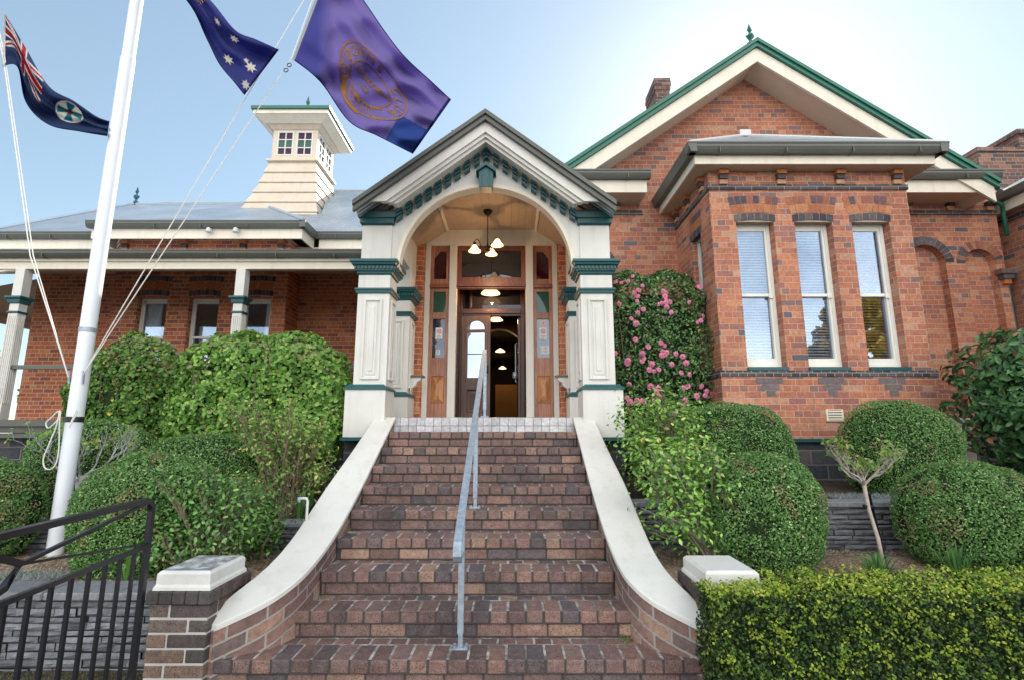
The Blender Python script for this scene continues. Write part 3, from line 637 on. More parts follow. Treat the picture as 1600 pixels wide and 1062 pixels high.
b = MB(); rake(b, 0, RP, RH, RS, 5.88, 9.6, -.01, -.05); part(b, 'porch_roof', IRON)
b = MB()
for i in range(-9, 10):
    if i == 0: x0, x1 = -.04, .04
    else: xm = i * .1255; x0, x1 = xm - .034, xm + .034
    zt = lambda x: 5.235 - RS * abs(x)
    for a, c, yy in ((0, -.045, 6.12), (-.053, -.085, 6.14), (-.093, -.13, 6.16)):
        if i == 0: b.prism([(x0, zt(x0) + a), (0, zt(0) + a), (x1, zt(x1) + a), (x1, zt(x1) + c), (0, zt(0) + c), (x0, zt(x0) + c)], yy, 6.25, 'y')
        else: b.prism([(x0, zt(x0) + a), (x1, zt(x1) + a), (x1, zt(x1) + c), (x0, zt(x0) + c)], yy, 6.25, 'y')
part(b, 'dentil_course', TEAL)
b = MB(); b.prism([(-.085, 4.66), (.085, 4.66), (.1, 4.90), (0, 4.975), (-.1, 4.90)], 6.12, 6.3, 'y'); b.prism([(-.13, 4.855), (-.13, 4.90), (0, 5.0), (.13, 4.90), (.13, 4.855), (0, 4.95)], 6.08, 6.3, 'y'); b.box(-.055, -.045, 6.115, 6.13, 4.68, 4.86); b.box(.045, .055, 6.115, 6.13, 4.68, 4.86)
part(b, 'keystone', TEAL, bevel=.004)
# porch ceiling of painted boards
CEIL = paint('ceiling_boards', (.52, .38, .26), .5, .1)
_k = N(CEIL); _s = _k.n('SeparateXYZ'); _k.l(_k.pos(), _s.inputs[0]); _m = _k.math('FRACT', _k.math('MULTIPLY', _s.outputs[0], 9.0)); _g = _k.math('LESS_THAN', _m, .07)
_k.l(_k.bump(_k.math('MULTIPLY', _g, -1.0), .9, .006), _k.b.inputs['Normal'])
b = MB(); b.box(-.74, .74, 6.43, 8.13, 4.88, 4.91)
for s in (-1, 1): b.prism([(s * .74, 4.88), (s * 1.30, 4.48), (s * 1.30, 4.51), (s * .74, 4.91)], 6.43, 8.13, 'y')
part(b, 'porch_ceiling', CEIL)
b = MB()
for s in (-1, 1): b = MB(); b.prism([(s * .725, 4.86), (s * .765, 4.835), (s * .765, 4.87), (s * .725, 4.879)], 6.43, 8.12, 'y'); part(b, 'ceiling_strip', CREAM)
CEDARO = timber('golden_cedar', (.34, .12, .04), (.60, .30, .12), .25)
# entrance: white posts, cedar sidelights, fanlight
Y0 = 8.10
b = MB()
b.prism([(-1.10, 4.60), (1.10, 4.60), (1.10, 4.64), (.74, 4.90), (-.74, 4.90), (-1.10, 4.64)], Y0 - .0, Y0 + .1, 'y')
for s in (-1, 1): b.box(s * .575, s * .70, Y0 - .02, Y0 + .12, 1.70, 4.60); b.box(s * 1.02, s * 1.105, Y0 - .02, Y0 + .12, 1.70, 4.60)
o = part(b, 'door_surround', WHITE, bevel=.008)
for s in (-1, 1):
    x0, x1 = sorted((s * .702, s * 1.018)); xm = (x0 + x1) / 2; f = MB(); t = .055
    f.box(x0, x0 + t, Y0 + .02, Y0 + .09, 1.70, 4.595); f.box(x1 - t, x1, Y0 + .02, Y0 + .09, 1.70, 4.595)
    for a, c in ((1.70, 1.96), (2.40, 2.70), (3.34, 3.45), (3.80, 4.02), (4.50, 4.595)): f.box(x0 + t, x1 - t, Y0 + .022, Y0 + .088, a, c)
    q = (x0 + t) if s < 0 else (x1 - t); d = .09 if s < 0 else -.09; f.prism([(q, 4.5), (q + d, 4.5), (q, 4.38)], Y0 + .03, Y0 + .08, 'y')
    sl_ = part(f, 'sidelight', CEDARL, bevel=.003)
    f = MB(); f.box(x0 - .002, x1 + .002, Y0 - .03, Y0 + .02, 3.86, 3.895); f.box(x0, x1, Y0 - .015, Y0 + .02, 3.90, 3.925); f.sq(x0 + t, x1 - t, Y0 + .03, Y0 + .06, [(0, 1.96), (0, 2.40)]); part(f, 'rail_moulding', CEDAR, sl_)
    f = MB(); a0, a1, c0, c1 = x0 + t, x1 - t, 1.975, 2.385; m_ = .045
    f.add([(a0, Y0 + .03, c0), (a1, Y0 + .03, c0), (a1, Y0 + .03, c1), (a0, Y0 + .03, c1), (a0 + m_, Y0 + .0, c0 + m_), (a1 - m_, Y0, c0 + m_), (a1 - m_, Y0, c1 - m_), (a0 + m_, Y0, c1 - m_), (xm - .015, Y0 - .02, c0 + .11), (xm + .015, Y0 - .02, c0 + .11), (xm + .015, Y0 - .02, c1 - .11), (xm - .015, Y0 - .02, c1 - .11)],
          [(0, 1, 5, 4), (1, 2, 6, 5), (2, 3, 7, 6), (3, 0, 4, 7), (4, 5, 9, 8), (5, 6, 10, 9), (6, 7, 11, 10), (7, 4, 8, 11), (8, 9, 10, 11)])
    part(f, 'raised_panel', CEDARO, sl_)
    p = MB(); p.box(x0 + t, x1 - t, Y0 + .05, Y0 + .056, 2.70, 3.34); part(p, 'pane', GLASSD, sl_)
    p = MB(); p.box(x0 + t, x1 - t, Y0 + .05, Y0 + .056, 3.45, 3.80); part(p, 'pane', GLASSG, sl_)
    p = MB(); p.box(x0 + t, x1 - t, Y0 + .05, Y0 + .056, 4.02, 4.5); part(p, 'pane', GLASSR, sl_)
f = MB(); f.box(-.573, -.50, Y0 + .02, Y0 + .09, 3.95, 4.595); f.box(.50, .573, Y0 + .02, Y0 + .09, 3.95, 4.595); f.box(-.5, .5, Y0 + .022, Y0 + .088, 4.52, 4.595); f.box(-.5, .5, Y0 + .022, Y0 + .088, 3.95, 4.05)
f.box(-.573, .573, Y0 - .03, Y0 + .09, 3.88, 3.915); f.box(-.573, .573, Y0 - .01, Y0 + .09, 3.918, 3.948); f.box(-.573, .573, Y0, Y0 + .09, 3.85, 3.878)
fl = part(f, 'fanlight', CEDAR, bevel=.004); p = MB(); p.box(-.5, .5, Y0 + .05, Y0 + .056, 4.05, 4.52); part(p, 'pane', GLASSD, fl)
# inner door frame, recessed
Y1 = 8.62; f = MB()
f.box(-.575, -.565, Y0 + .12, Y1, 1.70, 4.1); f.box(.565, .575, Y0 + .12, Y1, 1.70, 4.1); f.box(-.565, -.555, Y1 - .3, Y1 - .26, 1.7, 3.6)
f.box(-.565, -.53, Y1, Y1 + .09, 1.70, 4.1); f.box(.50, .565, Y1, Y1 + .09, 1.70, 4.1); f.box(-.53, .50, Y1, Y1 + .09, 3.50, 3.63); f.box(-.53, .50, Y1 - .03, Y1, 3.54, 3.59); f.box(-.53, .5, Y1, Y1 + .09, 4.04, 4.1); f.box(-.40, -.36, Y1 - .01, Y1 + .05, 3.63, 4.04); f.box(-.575, .575, Y0 + .12, Y1 + .1, 4.1, 4.14)
df = part(f, 'inner_door_frame', CEDARD, bevel=.004); p = MB(); p.box(-.53, .50, Y1 + .05, Y1 + .056, 3.63, 4.04); part(p, 'pane', GLASSK, df)
# door leaf, ajar
def xf(mb, M):
    mb.v = [tuple(M @ Vector(q)) for q in mb.v]; return mb
Md = Matrix.Translation((-.525, Y1 - .02, 0)) @ Matrix.Rotation(R(-6), 4, 'Z')
f = MB(); W = .50
f.box(0, .10, 0, .045, 1.70, 3.49); f.box(W - .10, W, 0, .045, 1.70, 3.49); f.box(.10, W - .10, 0, .045, 1.70, 1.83); f.box(.10, W - .10, 0, .045, 2.22, 2.42)
f.prism([(.10, 3.25), (.10, 3.49), (W - .10, 3.49), (W - .10, 3.25)] + arc_pts(W / 2, 3.26, W / 2 - .101, 0, 180, 12), 0, .045, 'y'); f.box(.10, W - .10, 0, .045, 3.20, 3.25); f.box(.10, W - .10, .01, .035, 2.82, 2.835)
f.box(.10, W - .10, .02, .03, 1.83, 2.20)
dl = part(xf(f, Md), 'door', DOORW, bevel=.003)
f = MB(); mould_panel(f, .10, W - .10, 1.83, 2.20, .02, t=.018, d=.012); part(xf(f, Md), 'door_panel', CEDARD, dl)
f = MB(); f.box(.10, W - .10, .02, .026, 2.42, 3.42); part(xf(f, Md), 'pane', glass('door_glass', base=.55, dark=(.05, .05, .055)), dl)
f = MB(); f.tube([(W - .04, -.005, 2.50), (W - .04, -.05, 2.52), (W - .04, -.055, 2.60), (W - .04, -.005, 2.63)], .009, 6); part(xf(f, Md), 'handle', BLACKIRON, dl)
f = MB(); f.box(.455, .495, Y1 + .1, Y1 + .58, 1.70, 3.49); dr = part(f, 'door', CEDARD)
f = MB(); f.tube([(.44, Y1 + .16, 2.35), (.41, Y1 + .16, 2.37), (.41, Y1 + .16, 3.03), (.44, Y1 + .16, 3.05)], .012, 6); f.lathe((.40, Y1 + .16, 2.42), [(.03, 0), (.045, .03), (.045, .09), (.03, .12)], 10); part(f, 'handle', GALV, dr, smooth=True)
# hall behind the door
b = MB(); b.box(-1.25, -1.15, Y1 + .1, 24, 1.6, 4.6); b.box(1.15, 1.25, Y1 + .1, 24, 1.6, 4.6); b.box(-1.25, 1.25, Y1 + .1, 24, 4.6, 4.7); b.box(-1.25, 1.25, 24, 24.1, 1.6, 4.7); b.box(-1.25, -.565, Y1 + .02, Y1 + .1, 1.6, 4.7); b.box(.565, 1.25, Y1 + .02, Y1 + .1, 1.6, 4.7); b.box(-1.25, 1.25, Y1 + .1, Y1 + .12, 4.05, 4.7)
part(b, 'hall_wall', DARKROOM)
b = MB(); b.box(-1.25, 1.25, 8.3, 24, 1.64, 1.695); part(b, 'hall_floor', CEDARD)
b = MB(); b.box(-.2, .55, 17.2, 17.25, 1.72, 3.05); part(b, 'hall_screen', mat('ochre_wall_paint', (.45, .25, .09), .8))
b = MB(); b.box(-1.15, -.75, 14, 14.3, 1.7, 4.6); b.box(.75, 1.15, 14, 14.3, 1.7, 4.6); b.prism([(-.75, 3.6), (-.75, 4.6), (.75, 4.6), (.75, 3.6)] + arc_pts(0, 3.6, .74, 0, 180, 16), 14, 14.3, 'y'); part(b, 'hall_arch', mat('hall_arch_paint', (.20, .10, .05), .6))
# ---- left wing -------------------------------------------------------------------
LW = [-7.15, -6.07, -4.98]; LWW = .31
b = MB(); b.wall(-8.0, -4.36, 1.43, 5.53, 10.2, 10.45, [(x - LWW, x + LWW, 2.5, 4.25) for x in LW]); b.box(-8.0, -7.75, 10.45, 10.8, 1.43, 5.53); b.box(-4.61, -4.36, 10.45, 10.8, 1.43, 5.53)
b.box(-10.2, -8.0, 10.8, 11.05, 1.43, 5.53); b.box(-4.36, -1.3, 10.8, 11.05, 1.43, 5.53); b.box(-1.595, -1.35, 8.449, 10.8, 1.43, 5.53); b.box(-10.2, -9.95, 11.05, 18, 1.43, 5.53); b.box(-9.95, -1.35, 17.8, 18, 1.43, 5.53)
part(b, 'wing_wall', BRICK_L)
for i, x in enumerate(LW):
    part(flat_arch(x, .62, 4.27, .12, 10.2, DK, 8, .03, .0), 'window_arch', BRICKV); part(flat_arch(x, .62, 4.40, .17, 10.2, OS, 2, .03, .01, .5), 'window_arch', BRICKV); part(flat_arch(x, .62, 4.58, .12, 10.2, DK, 9, .03, .02, 1), 'window_arch', BRICKV)
    sash(x, 2.5, 4.27, LWW - .004, 10.32, 3.43, False)
for x in (-7.85, -6.6, -5.35, -4.55): b = MB(); b.box(x - .05, x + .05, 10.16, 10.21, 5.31, 5.42, col=(.3, .2, .15)); b.box(x - .06, x + .06, 10.15, 10.21, 5.24, 5.32, col=(.50, .25, .13)); b.box(x - .06, x + .06, 10.13, 10.21, 5.33, 5.40, col=DK()); b.box(x - .07, x + .07, 10.10, 10.21, 5.41, 5.49, col=OS()); part(b, 'corbel', BRICKV)
for x in (-9.6, -8.7): b = MB(); b.box(x - .05, x + .05, 10.76, 10.81, 5.30, 5.36, col=(.3, .2, .15)); b.box(x - .06, x + .06, 10.75, 10.81, 5.24, 5.32, col=(.50, .25, .13)); b.box(x - .07, x + .07, 10.72, 10.81, 5.33, 5.49, col=OS()); part(b, 'corbel', BRICKV)
for i, (x, wd, gap) in enumerate([(-7.28, .17, 0), (-6.92, .10, 0), (-4.76, .13, 0)]):
    c = MB(); n = 26; vs = [(x - wd + 2 * wd * j / n, 10.46 + .018 * math.sin(j * 1.5 + i), z) for z in (2.45, 4.3) for j in range(n + 1)]; c.add(vs, [(j, j + 1, j + n + 2, j + n + 1) for j in range(n)])
    tag(c.build('curtain', CURT, smooth=True), ['white net curtain in the leftmost verandah window, drawn to its left side', 'white net curtain in the leftmost verandah window, gathered at its right side', 'white net curtain at the right of the verandah window behind the post'][i], 'curtain', 'curtains in the verandah windows')
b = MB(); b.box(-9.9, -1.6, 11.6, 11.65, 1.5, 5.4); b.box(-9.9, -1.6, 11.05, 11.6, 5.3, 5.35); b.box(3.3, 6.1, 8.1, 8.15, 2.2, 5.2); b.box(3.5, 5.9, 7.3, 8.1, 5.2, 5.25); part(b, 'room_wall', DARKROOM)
def eave(x0, x1, y):
    gutter_run(x0, x1, y - .13, y, 5.60, 5.74)
    b = MB(); b.box(x0 + .06, x1 - .06, y, y + .03, 5.39, 5.62); part(b, 'fascia', CREAM)
eave(-8.35, -3.9, 9.80); eave(-11.0, -8.36, 10.40); eave(-3.9, -1.3, 10.40)
b = MB(); b.prism([(9.83, 5.40), (9.83, 5.43), (10.2, 5.56), (10.2, 5.53)], -8.26, -3.99, 'x'); b.prism([(10.43, 5.40), (10.43, 5.43), (10.8, 5.56), (10.8, 5.53)], -10.92, -8.0, 'x'); b.prism([(10.43, 5.40), (10.43, 5.43), (10.8, 5.56), (10.8, 5.53)], -4.36, -1.3, 'x'); part(b, 'eave_soffit', BOARD)
for q in ((-3.99, -3.96, 9.83, 10.43), (-8.29, -8.26, 9.83, 10.43), (-10.95, -10.92, 10.43, 18)): b = MB(); b.box(*q, 5.39, 5.62); part(b, 'fascia', CREAM)
b = MB(); b.box(-3.98, -3.86, 9.67, 10.3, 5.60, 5.74); part(b, 'gutter', GUTTER)
Z0 = 5.735; E = (-3.9, 10.3, Z0)
b = MB()
A0, A1 = (-9.96, 12.8, 7.53), (-4.5, 12.8, 7.53)
b.add([(-11, 10.28, Z0), E, A1, A0], [(0, 1, 2, 3)])
b.add([(-11, 10.28, Z0), A0, (-11, 18, Z0)], [(0, 1, 2)])
b.add([A0, A1, (-4.5, 18, 3.8), (-9.96, 18, 3.8)], [(0, 1, 2, 3)])
b.add([(-8.35, 9.68, Z0), (-3.9, 9.68, Z0), (-6.5, 12.8, 7.56), (-9.2, 12.8, 7.56)], [(0, 1, 2, 3)]); b.add([(-3.9, 9.68, Z0), (-3.9, 10.35, Z0), (-6.5, 12.8, 7.56)], [(0, 1, 2)]); b.add([(-8.35, 9.68, Z0), (-9.2, 12.8, 7.56), (-8.35, 10.4, Z0)], [(0, 1, 2)])
C0, C1 = (-5.0, 13.77, 8.39), (1.0, 13.77, 8.39)
b.add([E, (1.0, 10.3, Z0), C1, C0], [(0, 1, 2, 3)]); b.add([E, C0, (-5.0, 18, 5.2)], [(0, 1, 2)]); b.add([C0, C1, (1.0, 18, 5.2), (-5.0, 18, 5.2)], [(0, 1, 2, 3)])
part(b, 'wing_roof', IRON)
b = MB()
for p, q in (((-3.9, 9.68, Z0), (-6.5, 12.8, 7.56)), ((-11, 10.28, Z0), A0), (A0, (-6.0, 12.8, 7.53)), (C0, C1), ((-6.5, 12.8, 7.56), (-9.2, 12.8, 7.56))): b.tube([Vector(p) + Vector((0, 0, .01)), Vector(q) + Vector((0, 0, .01))], .045, 6)
part(b, 'ridge_cap', RIDGE)
finial(-9.85, 12.8, 7.5, 1.05, mat('teal_finial', (.02, .10, .12), .5))
# verandah
b = MB(); b.box(-12.5, -1.72, 8.0, 10.8, 1.60, 1.66); b.box(-12.5, -1.72, 7.94, 7.99, 1.50, 1.665); part(b, 'verandah_floor', GREYWOOD)
b = MB(); b.box(-12.5, -1.72, 7.90, 7.935, 1.60, 1.70); b.box(-12.5, -1.72, 7.96, 8.02, 1.42, 1.49); part(b, 'floor_edge_board', GUTTER)
b = MB(); b.box(-12.5, -1.68, 7.95, 8.05, 4.14, 4.26); b.box(-12.5, -1.68, 7.92, 8.06, 4.262, 4.31); part(b, 'verandah_beam', CREAM)
gutter_run(-12.5, -1.66, 7.80, 7.92, 4.31, 4.42)
b = MB(); b.prism([(7.85, 4.41), (7.85, 4.43), (10.79, 5.08), (10.79, 5.06)], -12.5, -8.0, 'x'); b.prism([(7.85, 4.41), (7.85, 4.43), (10.19, 4.95), (10.19, 4.93)], -8.0, -4.36, 'x'); b.prism([(7.85, 4.41), (7.85, 4.43), (10.79, 5.08), (10.79, 5.06)], -4.36, -1.6, 'x'); part(b, 'verandah_roof', IRON)
b = MB(); b.prism([(8.06, 4.30), (8.06, 4.33), (10.79, 4.97), (10.79, 4.94)], -12.5, -8.0, 'x'); b.prism([(8.06, 4.30), (8.06, 4.33), (10.19, 4.83), (10.19, 4.80)], -8.0, -4.36, 'x'); b.prism([(8.06, 4.30), (8.06, 4.33), (10.79, 4.97), (10.79, 4.94)], -4.36, -1.6, 'x'); part(b, 'verandah_ceiling', BOARD)
b = MB(); b.prism([(-12.6, 4.34), (-10.2, 4.80), (-10.2, 4.84), (-12.6, 4.38)], 10.81, 18, 'y'); part(b, 'verandah_ceiling', BOARD)
b = MB(); b.box(-12.55, -12.45, 8.06, 18, 4.16, 4.33); part(b, 'verandah_beam', CREAM)
def vpost(x):
    b = MB(); h = .075; b.box(x - h, x + h, 7.93, 8.08, 1.70, 4.14)
    for i in range(4): b.box(x - .055 + i * .032, x - .041 + i * .032, 7.918, 7.931, 1.95, 3.35); b.box(x + h, x + h + .01, 7.945 + i * .034, 7.959 + i * .034, 1.95, 3.35)
    o = part(b, 'verandah_post', RENDER, bevel=.003)
    c = MB(); c.sq(x - h, x + h, 7.93, 8.08, [(.005, 3.55), (.02, 3.56), (.03, 3.62), (.055, 3.64), (.055, 3.67), (.01, 3.68)]); c.sq(x - h, x + h, 7.93, 8.08, [(.005, 3.39), (.018, 3.40), (.018, 3.425), (.005, 3.43)]); part(c, 'capital', TEAL, o)
vpost(-4.10); vpost(-7.72); vpost(-11.4)
b = MB(); b.box(-12.5, -7.8, 7.97, 8.04, 2.50, 2.56); b.box(-7.64, -4.18, 7.97, 8.04, 2.50, 2.56); part(b, 'verandah_rail', GUTTER); b = MB(); b.box(-4.02, -1.7, 7.97, 8.04, 2.50, 2.56); part(b, 'verandah_rail', TEAL)
b = MB(); b.tube([(-7.55, 7.99, 4.32), (-7.55, 8.0, 4.9), (-7.6, 9.8, 5.4)], .05, 8); b.v = [(x - 1.9, y, z) for x, y, z in b.v]
b2 = MB(); pts = [(-7.85 - .9 * math.cos(R(a)) - .0, 8.0, 3.66 + .48 * math.sin(R(a))) for a in range(0, 91, 10)]; b2.tube([(p[0] + .05, p[1], p[2]) for p in pts][::-1], .03, 6, square=True); part(b2, 'verandah_bracket', CREAM)
# ---- cupola ------------------------------------------------------------------------
CX0, CX1, CY0, CY1 = -5.97, -4.79, 12.2, 13.38
b = MB(); rows = 6; zt, zb = 8.42, 6.55
for i in range(rows):
    k0, k1 = i / rows, (i + 1) / rows; z1_ = zt - (zt - zb) * k0; z0_ = zt - (zt - zb) * k1
    fl = lambda k: .02 + .62 * k * (0.55 + .45 * k)
    b.add([(CX0 - fl(k0), CY0 - fl(k0) * .8, z1_), (CX1 + fl(k0) * .55, CY0 - fl(k0) * .8, z1_), (CX1 + fl(k0) * .55, CY1 + fl(k0), z1_), (CX0 - fl(k0), CY1 + fl(k0), z1_),
           (CX0 - fl(k1) - .035, CY0 - fl(k1) * .8 - .035, z0_), (CX1 + fl(k1) * .55 + .035, CY0 - fl(k1) * .8 - .035, z0_), (CX1 + fl(k1) * .55 + .035, CY1 + fl(k1) + .035, z0_), (CX0 - fl(k1) - .035, CY1 + fl(k1) + .035, z0_)],
          [(0, 1, 2, 3), (7, 6, 5, 4), (0, 4, 5, 1), (1, 5, 6, 2), (2, 6, 7, 3), (3, 7, 4, 0)])
b.sq(CX0, CX1, CY0, CY1, [(.03, 8.42), (.09, 8.44), (.09, 8.50), (.02, 8.52)])
hs = [(CX0 + .12 + i * .51, CX0 + .12 + i * .51 + .43, 8.62, 9.32) for i in (0, 1)]
b.wall(CX0, CX1, 8.52, 9.46, CY0, CY0 + .1, hs)
hs2 = [(CY0 + .12 + i * .51, CY0 + .12 + i * .51 + .43, 8.62, 9.32) for i in (0, 1)]
b.wall(CY0 + .1, CY1, 8.52, 9.46, CX1 - .1, CX1, [(max(h[0], CY0 + .12), h[1], h[2], h[3]) for h in hs2], 'x'); b.box(CX0, CX0 + .1, CY0 + .1, CY1, 8.52, 9.46); b.box(CX0 + .1, CX1 - .1, CY1 - .1, CY1, 8.52, 9.46)
b.sq(CX0, CX1, CY0, CY1, [(.02, 9.36), (.06, 9.40), (.12, 9.46)])
cu = part(b, 'cupola', BEIGE)
def rakes(a, z): return None
b = MB(); b.sq(CX0, CX1, CY0, CY1, [(.16, 9.46), (.36, 9.60), (.38, 9.60), (.38, 9.72)]); part(b, 'eave', CREAM, cu)
b = MB(); b.sq(CX0, CX1, CY0, CY1, [(.385, 9.70), (.43, 9.71), (.43, 9.79), (.38, 9.80), (-.50, 10.15)]); part(b, 'roof', GREEN, cu)
for k in (0, 1):
    for axis in (0, 1):
        h = hs[k] if axis == 0 else hs2[k]; f = MB(); p = [MB(), MB()]
        def bx(mb, a0, a1, c0, c1, d0, d1):
            if axis == 0: mb.box(a0, a1, CY0 + d0, CY0 + d1, c0, c1)
            else: mb.box(CX1 - d1, CX1 - d0, a0, a1, c0, c1)
        bx(f, h[0], h[0] + .035, h[2], h[3], -.008, .06); bx(f, h[1] - .035, h[1], h[2], h[3], -.008, .06); bx(f, h[0] + .035, h[1] - .035, h[2], h[2] + .04, -.008, .06); bx(f, h[0] + .035, h[1] - .035, h[3] - .04, h[3], -.008, .06)
        xm = (h[0] + h[1]) / 2; bx(f, xm - .012, xm + .012, h[2] + .04, h[3] - .04, .0, .05); zz = [h[2] + (h[3] - h[2]) * i / 3 for i in range(4)]
        for z in zz[1:3]: bx(f, h[0] + .035, h[1] - .035, z - .012, z + .012, .004, .054)
        wn = part(f, 'window', WHITE, cu)
        bx(p[0], h[0] + .02, h[1] - .02, h[2] + .02, zz[1], .03, .035); bx(p[1], h[0] + .02, h[1] - .02, zz[1], zz[2], .03, .035)
        part(p[0], 'purple_pane', GLASSP, cu); p = [MB(), p[1]]; bx(p[0], h[0] + .02, h[1] - .02, zz[2], h[3] - .02, .03, .035); part(p[0], 'purple_pane', GLASSP, cu); part(p[1], 'green_pane', GLASSG, cu)
b = MB(); x, y, z = -5.38, 12.79, 10.1
b.lathe((x, y, z), [(.07, 0), (.07, .08), (.10, .11), (.04, .16), (.045, .26), (.09, .31), (.04, .35), (.03, .42), (.055, .48), (.003, .68)], 8); part(b, 'finial', GREEN, cu)

# ================================================================== STAIRCASE
ST = thing('brick_staircase', 'flight of worn red-brown brick steps between white-capped curving side walls, leading up to the porch', 'steps', (0, 3.4, 0))
NY, NR, ND = 3.36, .1695, .322
def flare(i, y):       # half width of the flight at depth y
    if y > 3.75: return 1.085
    t = (3.75 - y) / .39; return 1.085 + .40 * max(0, t) ** 1.6
for i in range(9):
    y = NY + i * ND; zt = .17 + i * NR; b = MB()
    half = 1.50 if i == 0 else (1.16 if i == 1 else 1.095)
    # nosing: headers on flat
    n = int(round(2 * half / .1205)); pw = 2 * half / n
    for j in range(n):
        x0 = -half + j * pw; dz = random.uniform(-.003, .002); dy = random.uniform(-.004, .004)
        xm = abs(x0 + pw / 2); dyb = .10 * max(0, (xm - 1.12) / .38) if i == 0 else 0
        b.bbox(x0 + .0045, x0 + pw - .0045, y + dy, y + .228 + dy, zt - .076 + dz, zt + dz, .007, col=pick_step())
    # back row of cut bricks on the tread
    for j in range(n):
        x0 = -half + (j + .5) * pw
        if x0 + pw > half: continue
        dz = random.uniform(-.003, .001); b.bbox(x0 + .0045, x0 + pw - .0045, y + .236, y + ND + .012, zt - .076 + dz, zt + dz, .006, col=pick_step())
    # riser of stretchers below the nosing
    n2 = int(2 * half / .2405) + 1; off = random.uniform(-.1, .1)
    for j in range(-1, n2 + 1):
        x0 = max(-half, -half + off + j * .2405); x1 = min(half, -half + off + (j + 1) * .2405)
        if x1 - x0 > .03:
            dy = random.uniform(0, .003); b.bbox(x0 + .0045, x1 - .0045, y + .013 + dy, y + .12, zt - .163, zt - .085, .007, col=pick_step())
    if i == 0:
        for j in range(26): x0 = -1.56 + j * .12; b.bbox(x0 + .004, x0 + .116, y - .24, y - .01, -.06, .016, .006, col=pick_step())
    o = b.build('step', PAVER, ST)
    m = MB(); m.box(-half, half, y + .0201, y + ND + .03, zt - .08, zt - .0035); m.build('mortar_bed', GRITM, o); m = MB(); m.box(-half, half, y + .005, y + .02, zt - .079, zt - .0045); m.box(-half, half, y + .0205, y + .3, max(0, zt - NR), zt - .0801); m.build('front_joint', JOINTD, o)
# curving side walls: (inner x, outer x, y, z of the cap)
path = [(1.10, 1.33, 6.24, 1.70), (1.10, 1.36, 5.6, 1.365), (1.10, 1.405, 5.0, 1.05), (1.10, 1.41, 4.6, .862), (1.102, 1.405, 4.3, .735), (1.105, 1.40, 4.06, .655), (1.112, 1.405, 3.86, .60), (1.13, 1.425, 3.72, .56), (1.165, 1.455, 3.62, .525), (1.21, 1.49, 3.545, .492), (1.27, 1.515, 3.485, .46), (1.34, 1.535, 3.44, .43), (1.42, 1.54, 3.395, .40), (1.50, 1.53, 3.355, .37)]
def spl(P, k):
    out = []
    for i in range(len(P) - 1):
        p0, p1, p2, p3 = P[max(i - 1, 0)], P[i], P[i + 1], P[min(i + 2, len(P) - 1)]
        for s in range(k):
            t = s / k; out.append(tuple(.5 * (2 * b_ + (c_ - a_) * t + (2 * a_ - 5 * b_ + 4 * c_ - d_) * t * t + (3 * b_ - a_ - 3 * c_ + d_) * t ** 3) for a_, b_, c_, d_ in zip(p0, p1, p2, p3)))
    return out + [P[-1]]
pp = spl(path, 5)
for s in (-1, 1):
    b = MB(); S = 0; n = len(pp); rows = []
    L = [0]
    for i in range(1, n): L.append(L[-1] + math.dist(pp[i - 1][0:1] + pp[i - 1][2:], pp[i][0:1] + pp[i][2:]))
    for i, (xi, xo, y, z) in enumerate(pp):
        rows.append(((s * xi, y, z - .03), (s * xo, y + (.0 if i < n - 12 else 0), z - .03)))
    for i in range(n - 1):
        for k in (0, 1):
            a, c = rows[i][k], rows[i + 1][k]; za, zc_ = a[2], c[2]
            b.add([a, c, (c[0], c[1], -.05), (a[0], a[1], -.05)], [(0, 1, 2, 3) if (k ^ (s > 0)) else (3, 2, 1, 0)], uvs=[[(L[i], 0), (L[i + 1], 0), (L[i + 1], -zc_ - .05), (L[i], -za - .05)] if (k ^ (s > 0)) else [(L[i], -za - .05), (L[i + 1], -zc_ - .05), (L[i + 1], 0), (L[i], 0)]])
    a, c = rows[-1]; b.add([a, c, (c[0], c[1], -.05), (a[0], a[1], -.05)], [(0, 1, 2, 3)], uvs=[[(0, 0), (.03, 0), (.03, -.4), (0, -.4)]])
    a, c = rows[0]; b.add([a, c, (c[0], c[1], -.05), (a[0], a[1], -.05)], [(0, 1, 2, 3)], uvs=[[(0, 0), (.03, 0), (.03, -.4), (0, -.4)]])
    o = b.build('side_wall', BRICK_S, ST)
    # soldier bricks under the cap at the curved end, then the rendered cap
    c = MB(); m = n
    for i, (xi, xo, y, z) in enumerate(pp):
        d = .012; w_ = xo - xi
        c.v += [(s * (xi - d * (i < n - 1)), y, z - .034), (s * (xi - d), y, z - .006), (s * (xi - d + .01), y, z), (s * (xo + d - .01), y, z + .002), (s * (xo + d), y, z - .006), (s * (xo + d), y, z - .034)]
    for i in range(n - 1):
        for k in range(6): c.f.append([i * 6 + k, (i + 1) * 6 + k, (i + 1) * 6 + (k + 1) % 6, i * 6 + (k + 1) % 6]); c.mi.append(0); c.c.append(None); c.uv.append(None)
    for e in (0, n - 1): c.f.append([e * 6 + k for k in range(6)]); c.mi.append(0); c.c.append(None); c.uv.append(None)
    c.build('cap', RENDER, o)
    if s < 0: ST_L = o
